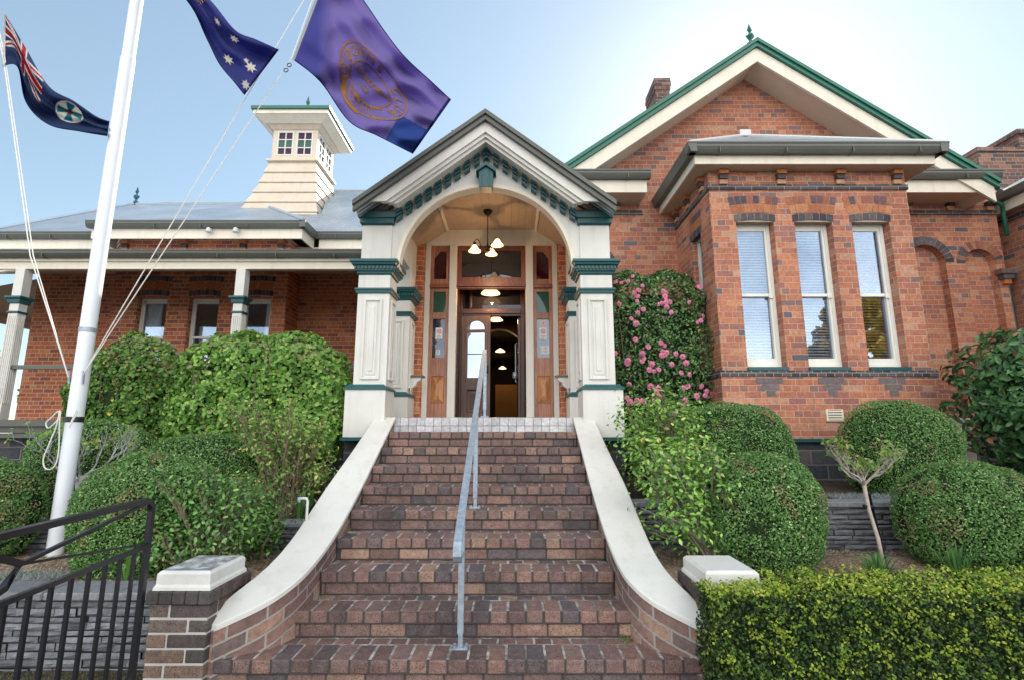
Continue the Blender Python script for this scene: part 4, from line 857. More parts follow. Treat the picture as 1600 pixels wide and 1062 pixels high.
# moss tufts where treads meet the walls
# ---- handrail ---------------------------------------------------------------------
HR = thing('handrail', 'galvanised flat-bar handrail running up the middle of the brick steps', 'handrail', (0, 3.5, .17))
P = [(0, 3.275, .755), (0, 3.245, .77), (0, 3.225, .80), (0, 3.228, .84), (0, 3.26, .875), (0, 3.34, .925), (0, 6.10, 2.475), (0, 6.22, 2.53)]
b = MB()
for i in range(len(P)):
    d = (Vector(P[min(i + 1, len(P) - 1)]) - Vector(P[max(i - 1, 0)])).normalized(); nrm = Vector((0, -d.z, d.y)) * .0055
    for sx, sn in ((-1, -1), (1, -1), (1, 1), (-1, 1)): b.v.append(tuple(Vector(P[i]) + Vector((sx * .026, 0, 0)) + nrm * sn))
for i in range(len(P) - 1):
    for k in range(4): b.f.append([i * 4 + k, (i + 1) * 4 + k, (i + 1) * 4 + (k + 1) % 4, i * 4 + (k + 1) % 4]); b.mi.append(0); b.c.append(None); b.uv.append(None)
for e in (0, len(P) - 1): b.f.append([e * 4 + k for k in range(4)]); b.mi.append(0); b.c.append(None); b.uv.append(None)
b.box(-.03, .018, 3.275, 3.55, .75, .765); b.build('rail', GALV, HR, bevel=.002)
for y, z in ((3.535, .17), (4.79, .848), (6.34, 1.70)):
    zt = .925 + (y - 3.34) * .5616 - .01 if y < 6.2 else 2.52
    b = MB(); b.box(-.02, .02, y - .019, y + .019, z + .09, zt); b.box(-.015, .015, y - .014, y + .014, z + .01, z + .09); o = b.build('post', GALV, HR, bevel=.003)
    b = MB(); b.box(-.05, .05, y - .04, y + .04, z + .001, z + .012)
    for a in (-.036, .036):
        for c in (-.026, .026): b.lathe((a, y + c, z + .012), [(.009, 0), (.009, .008)], 6)
    b.build('base_plate', GALV, o, bevel=.002)
# ---- gate piers ---------------------------------------------------------------------
for s, lab in ((-1, 'low brick pier with weathered white cap beside the open black iron gate'), (1, 'low brick pier with clean white cap tucked behind the clipped front hedge')):
    x0, x1 = sorted((s * 1.515, s * 1.875)); y0, y1 = 3.30, 3.74
    T = thing('gate_pier', lab, 'brick pier', ((x0 + x1) / 2, 3.5, 0), 'brick piers at the foot of the steps')
    b = MB(); b.box(x0 + .005, x1 - .005, y0 + .006, y1 - .005, 0, .50); b.build('pier_core', mat('pale_mortar', (.50, .48, .45), .9), T)
    b = MB(); z = .008; r_ = 0
    while z < .50:
        a = x0
        cuts = [x0] + [x0 + ((.12 if r_ % 2 else .24) + .24 * k) for k in range(3)]; cuts = [c for c in cuts if c < x1 - .04] + [x1]
        for u, v in zip(cuts, cuts[1:]): b.bbox(u + (.004 if u > x0 else 0), v - (.004 if v < x1 else 0), y0 + random.uniform(0, .004), y0 + .105, z, z + .074, .006, col=jit(random.choice([(.14, .12, .105), (.11, .095, .09), (.17, .135, .115), (.22, .15, .115), (.13, .105, .10)]), .2))
        cy = [y0 + .109 + ((.12 if r_ % 2 == 0 else .0)) + .24 * k for k in range(3)]; cy = sorted(set([y0 + .109] + [c for c in cy if c < y1 - .03])) + [y1]
        for u, v in zip(cy, cy[1:]):
            for (p, q) in ((x0, x0 + .1), (x1 - .1, x1)): b.bbox(p, q, u + .002, v - .004, z, z + .074, .006, col=jit(random.choice([(.11, .085, .07), (.15, .10, .08), (.10, .07, .065)]), .2))
        z += .084; r_ += 1
    b.build('brick_shaft', PAVER, T)
    b = MB()
    for k in range(5): b.bbox(x0 - .02 + k * .08, x0 + .056 + k * .08, y0 - .02, y0 + .1, .508, .582, .006, col=jit((.095, .085, .085), .25))
    for k in range(5):
        for (p, q) in ((x0 - .02, x0 + .09), (x1 - .09, x1 + .02)): b.bbox(p, q, y0 + .105 + k * .073, y0 + .173 + k * .073, .508, .582, .006, col=jit((.11, .08, .075), .25))
    b.box(x0, x1, y0, y1, .51, .575, col=(.08, .07, .06)); b.build('projecting_course', PAVER, T)
    c = MB(); c.sq(x0, x1, y0, y1, [(-.002, .583), (-.004, .60), (-.014, .615), (-.014, .675), (-.03, .692), (-.03, .6925)]); c.build('cap', DIRTYCAP if s < 0 else RENDER, T, bevel=.012)
# ---- retaining walls of rough split blocks ---------------------------------------------
def block_wall(x0, x1, y, z0, z1, depth, lab, course=.052, cope=.05, seed=1):
    r = random.Random(seed); T = thing('retaining_wall', lab, 'stone wall', ((x0 + x1) / 2, y, z0), 'grey retaining walls of the garden beds')
    b = MB(); z = z0
    while z < z1 - cope - .01:
        h = min(course * r.uniform(.75, 1.2), z1 - cope - z); x = x0 + r.uniform(-.2, 0)
        while x < x1:
            L = r.uniform(.12, .42); a, e = max(x, x0), min(x + L, x1)
            if e - a > .02:
                d = r.uniform(-.012, .014); g_ = r.uniform(.14, .25); g_ = (g_ * .95, g_, g_ * 1.10)
                nx = max(2, int((e - a) / .05)); vs = []; fs = []
                for j in range(4):
                    for i in range(nx + 1):
                        edge = (i in (0, nx)) or (j in (0, 3)); px = a + .002 + (e - a - .004) * i / nx; pz = z + .002 + (h - .004) * j / 3
                        vs.append((px, y + (.014 if edge else 0) + d + (0 if edge else r.uniform(-.009, .006)), pz))
                for j in range(3):
                    for i in range(nx): k = j * (nx + 1) + i; fs.append((k, k + 1, k + nx + 2, k + nx + 1))
                b.add(vs, fs, col=g_)
            x += L
        z += h
    b.build('stone_face', SLATE, T)
    b = MB(); b.box(x0, x1, y + .034, y + depth - .01, z0, z1 - cope - .004); b.build('core', mat('dark_joint', (.02, .022, .025), .95), T)
    b = MB(); x = x0
    while x < x1 - .01:
        L = min(r.uniform(.35, .5), x1 - x); g_ = r.uniform(.20, .28); b.bbox(x + .002, x + L - .002, y - .015, y + depth, z1 - cope, z1, .008, col=(g_ * .96, g_, g_ * 1.08)); x += L
    b.build('coping', SLATE, T)
block_wall(-9, -1.90, 3.55, .0, .50, .27, 'grey split-stone retaining wall behind the black iron gate, lowest on the left', .045, .05, 3)
block_wall(-9, -1.44, 4.80, .40, .72, .20, 'dark upper split-stone retaining wall behind the round bushes left of the steps', .045, .045, 5)
block_wall(1.44, 9, 4.82, .40, .90, .20, 'dark split-stone retaining wall behind the bare standard tree right of the steps', .045, .05, 8)
block_wall(1.88, 9, 3.54, .0, .44, .2, 'low split-stone wall hidden behind the clipped hedge at the right', .045, .05, 9)
# ---- iron gate --------------------------------------------------------------------------
G = thing('iron_gate', 'black wrought iron gate standing open toward the street beside the left pier', 'gate', (-1.84, 3.2, .05))
ga, gb = Vector((-1.845, 3.17, 0)), Vector((-1.655, 1.75, 0)); gd = (gb - ga).normalized()
def gp(t, z): q = ga + gd * t; return (q.x, q.y, z)
GL = 1.42
b = MB(); cr = .07
fr = [gp(0, .06), gp(0, 1.14 - cr)] + [gp(cr * (1 - math.cos(R(a))), 1.14 - cr + cr * math.sin(R(a))) for a in range(15, 91, 15)] + [gp(GL - cr, 1.14)] + [gp(GL - cr + cr * math.sin(R(a)), 1.14 - cr + cr * math.cos(R(a))) for a in range(15, 91, 15)] + [gp(GL, .06)]
def gbar(mb, pts, w): 
    pts = [Vector(p) for p in pts]; mb.tube(pts, w, 4, square=True)
gbar(b, fr, .021); b.build('frame', BLACKIRON, G)
b = MB(); gbar(b, [gp(0, .872), gp(GL, .872)], .017); b.build('middle_rail', BLACKIRON, G); b = MB(); gbar(b, [gp(0, .16), gp(GL, .16)], .017); b.build('bottom_rail', BLACKIRON, G)
hub = gp(.95, 1.005)
for q, w_ in ((gp(.05, 1.125), .012), (gp(0, .885), .008)):
    b = MB(); gbar(b, [q, hub], w_); b.build('brace', BLACKIRON, G)
b = MB(); pts = [gp(1.35, 1.13), gp(1.12, 1.08), hub, gp(1.02, .93), gp(1.2, .88)]; gbar(b, pts, .018); b.build('brace', BLACKIRON, G)
for k in range(10):
    b = MB(); t = .125 * (k + 1); gbar(b, [gp(t, .16), gp(t, .86)], .0115); b.build('bar', BLACKIRON, G)
# ---- front lawn strip ------------------------------------------------------------------------
rough_bed('lawn_soil', -6, -1.9, 2.2, 3.55, .03, SOIL, .01)

# ================================================================== LIGHTS HANGING IN THE PORCH
C = thing('chandelier', 'bronze three-arm chandelier with lit glass shades hanging under the porch ceiling', 'chandelier', (-.03, 7.34, 4.0))
BR = mat('bronze_metal', (.05, .035, .025), .4, .8)
cx, cy = -.03, 7.34
b = MB(); b.lathe((cx, cy, 4.80), [(.02, 0), (.06, .04), (.075, .078)], 16); b.build('ceiling_rose', BR, C, smooth=True)
b = MB(); b.tube([(cx, cy, 4.80), (cx, cy, 4.30)], .008, 6); b.lathe((cx, cy, 4.18), [(.004, 0), (.03, .03), (.02, .07), (.035, .1), (.012, .14), (.012, .17)], 12); b.build('stem', BR, C)
def pend(x, y, z, T, name='arm', r=.085):
    s = MB(); s.lathe((x, y, z), [(r, 0), (r * .97, .012), (r * .72, .035), (r * .55, .065), (r * .35, .095), (.022, .105)], 20); return s
for k, a in enumerate((190, 75, 320)):
    dx, dy = .62 * math.cos(R(a)), .62 * math.sin(R(a)); b = MB()
    b.tube([(cx + dx * q, cy + dy * q, zz) for q, zz in ((.02, 4.26), (.08, 4.22), (.15, 4.26), (.20, 4.36), (.25, 4.41), (.30, 4.40), (.32, 4.35))], .007, 6); b.lathe((cx + dx * .32, cy + dy * .32, 4.30), [(.02, 0), (.024, .05), (.01, .06)], 8)
    o = b.build('arm', BR, C)
    s = pend(cx + dx * .32, cy + dy * .32, 4.205 + .03 * k, C, r=.095); s.build('lamp_shade', SHADE, o, smooth=True)
def plight(x, y, z, e, par, col=(1, .62, .32), r=.05):
    l = bpy.data.lights.new('bulb', 'POINT'); l.energy = e; l.color = col; l.shadow_soft_size = r; o = bpy.data.objects.new('bulb', l); COL.objects.link(o); o.location = (x, y, z)
    if par: o.parent = par; o.matrix_parent_inverse = Matrix.Translation(-parent_world(par))
plight(cx, cy, 4.12, 5, C, r=.01)
for k, (y, lab) in enumerate([(8.36, 'lit shallow glass pendant lamp just inside the entrance, largest of the hall lamps'), (11.5, 'lit glass pendant lamp above the open door, second from the entrance'), (16.3, 'small lit glass pendant lamp in the hall, third from the entrance'), (21, 'lowest and smallest lit pendant lamp at the far end of the hall')]):
    T = thing('pendant_lamp', lab, 'lamp', (-.02, y, 4.0), 'pendant lamps along the hall'); zl = 3.83 if k == 0 else 4.04
    b = MB(); b.tube([(-.02, y, zl + .11), (-.02, y, 4.6)], .006, 6); b.build('stem', BR, T)
    b = MB(); b.lathe((-.02, y, zl), [(.165, 0), (.155, .02), (.11, .06), (.05, .10), (.02, .115)], 20); b.build('lamp_shade', SHADE, T, smooth=True)
    plight(-.02, y, zl - .02, 9, T, r=.01)
# plant in the hall
# ---- notices on the sidelights -----------------------------------------------------------------
def notice(x, z, w_, h, lab, art):
    y = 8.1 + .046; b = MB(); b.box(x - w_ / 2, x + w_ / 2, y - .003, y, z - h / 2, z + h / 2); o = tag(b.build('notice', PAPER), lab, 'notice', 'notices stuck on the door sidelights')
    a = MB(); yy = y - .0045
    if art in ('no', 'round'):
        r = w_ * .33; zc = z + (h * .16 if art == 'no' else 0)
        a.prism(arc_pts(x, zc, r, 0, 360, 20)[:-1] + arc_pts(x, zc, r * .8, 360, 0, 20)[:-1] if False else arc_pts(x, zc, r, 0, 350, 20) + arc_pts(x, zc, r * .78, 350, 0, 20), yy, yy + .001, 'y')
        if art == 'no': a.prism([(x - r * .6, zc + r * .45), (x - r * .45, zc + r * .6), (x + r * .6, zc - r * .45), (x + r * .45, zc - r * .6)], yy, yy + .001, 'y'); a.box(x - r * .5, x + r * .5, yy, yy + .001, zc - .005, zc + .005)
        a.build('ring_symbol', REDINK if art == 'no' else GREYINK, o)
        a = MB()
    if art != 'round':
        z1 = z - h * .22
        for k in range(3 if art == 'no' else 5):
            zz = (z1 - k * .022) if art == 'no' else z + h * .36 - k * h * .17
            a.box(x - w_ * .36, x + w_ * random.uniform(.2, .36), yy, yy + .001, zz, zz + .007)
        a.build('print', GREYINK, o)
notice(-.855, 3.10, .115, .19, 'white no-smoking notice on the left sidelight of the entrance', 'no'); notice(-.865, 2.79, .065, .085, 'small white sticker below the no-smoking notice on the left sidelight', 'x')
notice(.86, 3.10, .12, .20, 'white no-smoking notice with a red ring on the right sidelight', 'no'); notice(.90, 2.83, .11, .14, 'white printed card at the bottom of the right sidelight', 'x'); notice(.825, 2.83, .035, .13, 'narrow white strip sticker beside the printed card on the right sidelight', 'x')
b = MB(); b.prism(arc_pts(.865, 3.265, .055, 0, 355, 24), 8.143, 8.146, 'y'); o = tag(b.build('round_sticker', PAPER), 'round white sticker above the notice on the right sidelight', 'sticker')
b = MB(); b.prism(arc_pts(.865, 3.265, .042, 0, 350, 20) + arc_pts(.865, 3.265, .036, 350, 0, 20), 8.1415, 8.1425, 'y'); b.prism(arc_pts(.865, 3.265, .014, 0, 350, 10), 8.1415, 8.1425, 'y'); b.build('ring_symbol', REDINK, o)

# ---- small fixtures -----------------------------------------------------------------------------
for px, lab in ((329, 'small white floodlight under the left-wing eave, left of the pair'), (371, 'small white floodlight under the left-wing eave, right of the pair')):
    p = at(px, 361, 9.77); T = thing('floodlight', lab, 'lamp', p, 'floodlights under the left eave')
    b = MB(); b.box(p.x - .03, p.x + .03, 9.74, 9.798, p.z - .02, p.z + .04); b.build('mount', PLASTIC, T)
    b = MB(); b.lathe((p.x, 9.70, p.z - .06), [(.055, 0), (.06, .03), (.04, .06), (.045, .08), (.02, .10)], 10); b.build('lamp_head', PLASTIC, T, smooth=True)
T = thing('tap_pipe', 'thin pale bent pipe in the left garden bed beside the white-capped step wall', 'pipe', (-1.73, 4.6, .46))
p = at(481, 778, 4.45); b = MB(); b.tube([(p.x, 4.45, .44), (p.x, 4.45, p.z - .02), (p.x - .01, 4.45, p.z), (p.x - .07, 4.45, p.z)], .012, 8); b.build('pipe', PLASTIC, T, smooth=True)
b = MB(); b.lathe((p.x - .075, 4.45, p.z - .03), [(.012, 0), (.016, .02), (.014, .04)], 8); b.build('outlet', GALV, T)
T = thing('air_conditioner', 'white air conditioner unit with round fan guard behind the big-leaved bush at the right', 'air conditioner', (6.9, 7.6, .9))
b = MB(); b.box(6.45, 7.3, 7.7, 8.05, .95, 1.72); b.build('casing', PLASTIC, T, bevel=.02)
b = MB()
for k in range(18): a = R(k * 20); b.tube([(6.88 + .05 * math.cos(a), 7.67, 1.32 + .05 * math.sin(a)), (6.88 + .26 * math.cos(a), 7.67, 1.32 + .26 * math.sin(a))], .006, 4)
for r_ in (.05, .12, .19, .26): b.tube([(6.88 + r_ * math.cos(R(a)), 7.67, 1.32 + r_ * math.sin(R(a))) for a in range(0, 361, 15)], .006, 4)
b.build('fan_guard', BLACKIRON, T)

# ================================================================== FLAGPOLE, ROPES, FLAGS
FP = thing('flagpole', 'tall white flagpole with a yard and halyards, standing in the left garden bed', 'flagpole', (-3.70, 4.7, .45))
b = MB(); b.tube([(-3.70, 4.7, .4 + .83 * k) for k in range(7)], .066, 24, cap=False); b.tube([(-3.70, 4.7, 5.38 + .6 * k) for k in range(8)], [.060 - .0008 * k for k in range(8)], 24, cap=False); b.lathe((-3.70, 4.7, 5.37), [(.0655, 0), (.0655, .012), (.058, .02)], 24); b.build('pole', POLEM, FP, smooth=False)
for f_ in FP.children[0].data.polygons: f_.use_smooth = len(f_.vertices) == 4
b = MB(); b.tube([(-6.3, 4.7, 8.0), (-1.1, 4.7, 8.0)], .04, 12); b.build('yard', POLEM, FP)
b = MB(); b.lathe((-3.70, 4.7, 9.5), [(.06, 0), (.10, .04), (.12, .12), (.10, .2), (.02, .25)], 14); b.build('finial', POLEM, FP, smooth=True)
b = MB(); b.box(-3.60, -3.50, 4.72, 4.80, .4, 1.14); b.build('support_post', mat('weathered_post', (.22, .21, .18), .9), FP, bevel=.006)
b = MB(); b.lathe((-3.70, 4.7, 1.62), [(.070, 0), (.070, .05)], 20); b.build('dark_band', BLACKIRON, FP); b = MB(); b.lathe((-3.70, 4.7, 2.46), [(.072, 0), (.072, .04)], 20); b.build('clamp', GALV, FP)
b = MB(); b.tube([(-3.765, 4.655, 1.97), (-3.77, 4.64, 2.09)], .009, 6); b.tube([(-3.635, 4.655, 1.97), (-3.63, 4.64, 2.09)], .009, 6); b.build('cleat', GALV, FP)
cl, cr_ = (-3.765, 4.64, 2.03), (-3.635, 4.64, 2.05)
def halyard(pts, r=.0048): b = MB(); b.tube(pts, r, 6); b.build('halyard', ROPE, FP)
pL = at(5, 92, 4.7); pR = at(455, 92, 4.7)
halyard([cl, at(52, 400, 4.65), pL + Vector((.02, 0, 0)), (-5.95, 4.7, 8.0)]); halyard([cl, at(47, 400, 4.65), pL, (-5.99, 4.7, 8.0)], .005)
halyard([cr_, pR, at(495, -20, 4.7), (-1.15, 4.7, 8.0)]); halyard([cr_, at(475, 0, 4.7), (-1.35, 4.7, 8.0)])
# rope loops tied off at the cleat
def rpx(l): return [at(x, y, 4.58) for x, y in l]
halyard(spl([tuple(p) for p in rpx([(94, 640), (90, 655), (76, 668), (72, 660), (80, 652), (92, 642), (88, 665), (78, 690), (68, 715), (70, 730), (80, 732), (88, 722), (92, 700), (93, 660), (95, 642)])], 5), .0055)
halyard(spl([tuple(p) for p in rpx([(120, 640), (114, 652), (108, 668), (112, 660), (122, 642)])], 4), .005)
b = MB(); p = at(452, 102, 4.69)
for q in (0, .06): b.tube([(p.x - q * .5 + .022 * math.cos(R(a)), 4.69, p.z - q + .022 * math.sin(R(a))) for a in range(0, 361, 30)], .005, 5)
b.build('snap_hook', BLACKIRON, FP)

def flag_surface(top, bot, Y, amp, waves, nu, nv, ph=0):
    """cloth surface between two edge polylines surveyed on the photo; (s,t): s along the fly, t from the top edge down"""
    T_ = spl([(x, y) for x, y in top], 8); B_ = spl([(x, y) for x, y in bot], 8)
    def samp(L, s):
        d = [0]
        for a, c in zip(L, L[1:]): d.append(d[-1] + math.dist(a, c))
        q = s * d[-1]
        for i in range(len(L) - 1):
            if d[i + 1] >= q: k = (q - d[i]) / max(1e-9, d[i + 1] - d[i]); return (L[i][0] + (L[i + 1][0] - L[i][0]) * k, L[i][1] + (L[i + 1][1] - L[i][1]) * k)
        return L[-1]
    cache = {}
    def S(s, t, off=0.0):
        key = round(s, 4)
        if key not in cache: cache[key] = (samp(T_, max(0, min(1, s))), samp(B_, max(0, min(1, s))))
        a, c = cache[key]; px = a[0] + (c[0] - a[0]) * t; py = a[1] + (c[1] - a[1]) * t
        dep = 0
        for (k1, k2, am, p_) in waves: dep += am * math.sin(k1 * s + k2 * t + p_)
        return at(px, py, Y + amp * dep * min(1, s * 5 + .15) + off)
    return S
def star(cx_, cy_, r, n, rin=.45, rot=90): return [(cx_ + (r if k % 2 == 0 else r * rin) * math.cos(R(rot + 180 * k / n)), cy_ + (r if k % 2 == 0 else r * rin) * math.sin(R(rot + 180 * k / n))) for k in range(2 * n)]
def inpoly(x, y, P):
    c = False; j = len(P) - 1
    for i in range(len(P)):
        if (P[i][1] > y) != (P[j][1] > y) and x < (P[j][0] - P[i][0]) * (y - P[i][1]) / (P[j][1] - P[i][1]) + P[i][0]: c = not c
        j = i
    return c
def union(u, v, blue, asp=2.0):
    """union flag colour at (u,v) in 0..1, u along the fly"""
    x, y = (u - .5) * asp, v - .5; W_, R_ = (.62, .60, .60), (.42, .03, .05)
    if abs(x) < .10 or abs(y) < .10: return R_
    if abs(x) < .167 or abs(y) < .167: return W_
    d = min(abs(y - x / asp * 1.0), abs(y + x / asp * 1.0)) * .89
    if d < .033: return R_
    if d < .1: return W_
    return blue
def make_flag(name, lab, S, nu, nv, colf, par=None):
    b = MB(); vs = [tuple(S(i / nu, j / nv)) for j in range(nv + 1) for i in range(nu + 1)]
    me = bpy.data.meshes.new(name); fs = [(j * (nu + 1) + i, j * (nu + 1) + i + 1, (j + 1) * (nu + 1) + i + 1, (j + 1) * (nu + 1) + i) for j in range(nv) for i in range(nu)]
    me.from_pydata(vs, [], fs); a = me.color_attributes.new('col', 'FLOAT_COLOR', 'POINT'); arr = []
    for j in range(nv + 1):
        for i in range(nu + 1): arr += [*colf(i / nu, j / nv), 1]
    a.data.foreach_set('color', arr); me.materials.append(CLOTH); me.polygons.foreach_set('use_smooth', [True] * len(fs)); me.update()
    o = bpy.data.objects.new(name, me); COL.objects.link(o)
    so_ = o.modifiers.new('thickness', 'SOLIDIFY'); so_.thickness = .0015
    if par is not None: o.parent = par; o.matrix_parent_inverse = Matrix.Translation(-parent_world(par))
    return o
PUR = (.25, .20, .46); NAVY = (.06, .07, .26)
# club flag: hoist from (525,-75) above the frame down to (455,92)
S3 = flag_surface([(520, -72), (572, 6), (625, 80), (675, 128), (705, 156)], [(457, 93), (500, 128), (545, 190), (590, 213), (645, 241)], 4.7, .10, [(8, 5, .8, 0), (19, -7, .34, 1), (6, 21, .30, 2), (26, 13, .34, .5), (5, 28, .20, 1), (40, 20, .08, 2)], 1, 1)
def c3(s, t):
    c = PUR
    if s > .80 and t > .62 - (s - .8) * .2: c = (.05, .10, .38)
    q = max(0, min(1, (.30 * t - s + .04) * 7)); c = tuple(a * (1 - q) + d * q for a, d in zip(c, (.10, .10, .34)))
    if s > .985 or t < .012 or t > .988: c = (.03, .025, .15)
    if s < .018: c = (.45, .45, .42)
    return c
T = thing('club_flag', 'purple club flag with gold lettering and round emblem flying above the porch roof', 'flag', pR, 'flags on the flagpole')
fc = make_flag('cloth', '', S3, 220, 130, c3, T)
GOLD = mat('gold_flag_ink', (.26, .12, .03), .9, 0, .1)
# emblem placed in flag coordinates; centre and axes found from the photo
ec = (.555, .56); es, et = .27, .29
def on_flag(x, y, off): return S3(ec[0] + x * es, ec[1] - y * et, off)
def flagmesh(name, polys, par):
    """flat artwork (emblem units) laid on the cloth, both faces"""
    bm = bmesh.new()
    for P_ in polys:
        try: bm.faces.new([bm.verts.new((x, y, 0)) for x, y in P_])
        except ValueError: pass
    bmesh.ops.triangulate(bm, faces=bm.faces[:])
    for it in range(4): bmesh.ops.subdivide_edges(bm, edges=[e for e in bm.edges if e.calc_length() > .05], cuts=1)
    bmesh.ops.triangulate(bm, faces=bm.faces[:])
    b = MB(); vs0 = [v.co.copy() for v in bm.verts]; bm.verts.index_update(); fs = [[v.index for v in f.verts] for f in bm.faces]
    for off in (-.012, .012): b.add([on_flag(v.x, v.y, off) for v in vs0], fs)
    bm.free(); return b.build(name, GOLD, par)
def ringpolys(r0, r1, n=60, dash=False, a0=0, a1=360):
    out = []
    for k in range(n):
        if dash and k % 2: continue
        a, c = R(a0 + (a1 - a0) * k / n), R(a0 + (a1 - a0) * (k + 1) / n); out.append([(r0 * math.cos(a), r0 * math.sin(a)), (r0 * math.cos(c), r0 * math.sin(c)), (r1 * math.cos(c), r1 * math.sin(c)), (r1 * math.cos(a), r1 * math.sin(a))])
    return out
def textpolys(txt, size, place, xs=1.0):
    """glyph triangles of a text, each glyph moved by place(index,count)->(x,y,angle)"""
    out = []; n = len(txt)
    for k, ch in enumerate(txt):
        if ch == ' ': continue
        cu_ = bpy.data.curves.new('glyph', 'FONT'); cu_.body = ch; cu_.size = size; cu_.align_x = 'CENTER'; cu_.align_y = 'CENTER'; cu_.resolution_u = 3; cu_.offset = size * .008
        ob = bpy.data.objects.new('glyph', cu_); COL.objects.link(ob); me = ob.to_mesh(); x, y, a = place(k, n); ca, sa = math.cos(a), math.sin(a)
        vs = [(v.co.x * xs, v.co.y) for v in me.vertices]
        for p_ in me.polygons: out.append([(x + vs[i][0] * ca - vs[i][1] * sa, y + vs[i][0] * sa + vs[i][1] * ca) for i in p_.vertices])
        ob.to_mesh_clear(); bpy.data.objects.remove(ob); bpy.data.curves.remove(cu_)
    return out
flagmesh('outer_ring', ringpolys(.98, 1.015), fc); flagmesh('inner_ring', ringpolys(.58, .61), fc)
def ringtext(txt, r, a0, a1): return lambda k, n: ((r * math.cos(R(a0 + (a1 - a0) * k / (n - 1)))), (r * math.sin(R(a0 + (a1 - a0) * k / (n - 1)))), R(a0 + (a1 - a0) * k / (n - 1)) - math.pi / 2)
flagmesh('club_name', textpolys('DOWNS CLUB', .33, ringtext('', .795, 172, -22)), fc)
flagmesh('town_name', textpolys('TOOWOOMBA', .29, lambda k, n: (-.47 + .94 * k / (n - 1), .12, 0), .58), fc); flagmesh('state_letter', textpolys('Q.', .24, lambda k, n: (-.06 + .14 * k, -.16, 0)), fc)
em = []
em += [[(p[0] - .72, p[1] - .42) for p in q] for q in ringpolys(.15, .19, 24) + ringpolys(.07, .10, 18)]
for k in range(7): x = -.52 + k * .13; em.append([(x, -.52), (x + .02, -.50), (x + .10, -.86), (x + .07, -.87)])
em += [[(-.78, -.62), (-.62, -.52), (-.40, -.98), (-.60, -1.02)], [(-.46, -.52), (-.30, -.60), (-.12, -.56), (0, -.66), (-.06, -.72), (-.2, -.66), (-.42, -.62)], [(-.6, -1.0), (-.35, -1.12), (0, -1.1), (.1, -1.02), (-.2, -1.0)], [(.05, -.62), (.3, -.58), (.52, -.45), (.5, -.40), (.28, -.52), (.05, -.56)], [(.36, -.86), (.62, -.72), (.64, -.76), (.4, -.92)]]
for k in range(5): a = R(170 + k * 9); em.append([(.62 * math.cos(a), .62 * math.sin(a)), (.62 * math.cos(a + .03), .62 * math.sin(a + .03)), (.96 * math.cos(a + .03), .96 * math.sin(a + .03)), (.96 * math.cos(a), .96 * math.sin(a))])
flagmesh('emblem_drawing', em, fc)
# national flag flown from the pole head
S2 = flag_surface([(247, -95), (300, -30), (335, 8), (368, 48), (400, 62), (436, 78)], [(215, -75), (292, 2), (322, 60), (342, 100), (365, 128), (382, 149)], 4.55, .07, [(7, 4, 1, 0), (3, 14, .6, 1), (26, 6, .25, 0)], 1, 1)
stars2 = [star(*p) for p in ((.80, .70, .055, 7, .5), (.62, .52, .04, 7, .5), (.72, .30, .045, 7, .5), (.93, .40, .042, 7, .5), (.86, .44, .024, 5, .5))]
def c2(s, t):
    if s < .46 and t < .52: return union(s / .46, t / .52, NAVY)
    for P_ in stars2:
        if inpoly(.5 + (s - .5), t, [(cx_2 + (x - cx_2) * 1.0, y) for x, y, cx_2 in [(q[0], q[1], 0) for q in P_]]): return (.62, .60, .55)
    if s > .985 or t > .985: return (.02, .02, .10)
    return NAVY
stars2 = [[(cx_ + (x - cx_), cy_ + (y - cy_) * 2.5) for x, y in star(cx_, cy_, r * 1.15, n, .5)] for cx_, cy_, r, n in ((.80, .74, .036, 7), (.60, .30, .030, 7), (.745, .22, .032, 7), (.93, .55, .036, 7), (.885, .50, .018, 5), (.97, .86, .03, 7))]
T = thing('national_flag', 'dark blue flag with white seven-pointed stars, middle of the three flags', 'flag', at(247, -95, 4.55), 'flags on the flagpole'); make_flag('cloth', '', S2, 260, 110, c2, T)
# state flag on the left halyard
S1 = flag_surface([(6, 18), (40, 75), (76, 135), (115, 158), (150, 182), (171, 190)], [(4, 104), (27, 105), (40, 160), (75, 195), (125, 206), (168, 213)], 4.7, .07, [(8, 4, 1, 0), (3, 15, .7, 1), (25, 8, .3, 0)], 1, 1)
def c1(s, t):
    bl = (.04, .065, .16)
    if s < .02: return (.6, .6, .58)
    if s < .5 and t < .62: return union(s / .5, t / .62, bl)
    x, y = (s - .72) / .10, (t - .42) / .34
    if x * x + y * y < 1:
        if (abs(x) < .25 + abs(y) * .5 and abs(y) < .85) or (abs(y) < .25 + abs(x) * .5 and abs(x) < .85):
            if abs(x) < .85 and (abs(y) < .3 * abs(x) + .08 or abs(x) < .3 * abs(y) + .08): return (.03, .22, .30) if x * x + y * y > .06 else (.22, .06, .03)
        return (.6, .6, .57)
    return bl
T = thing('state_flag', 'crumpled navy flag with a blue cross badge on white, leftmost of the three flags', 'flag', pL, 'flags on the flagpole'); make_flag('cloth', '', S1, 220, 110, c1, T)

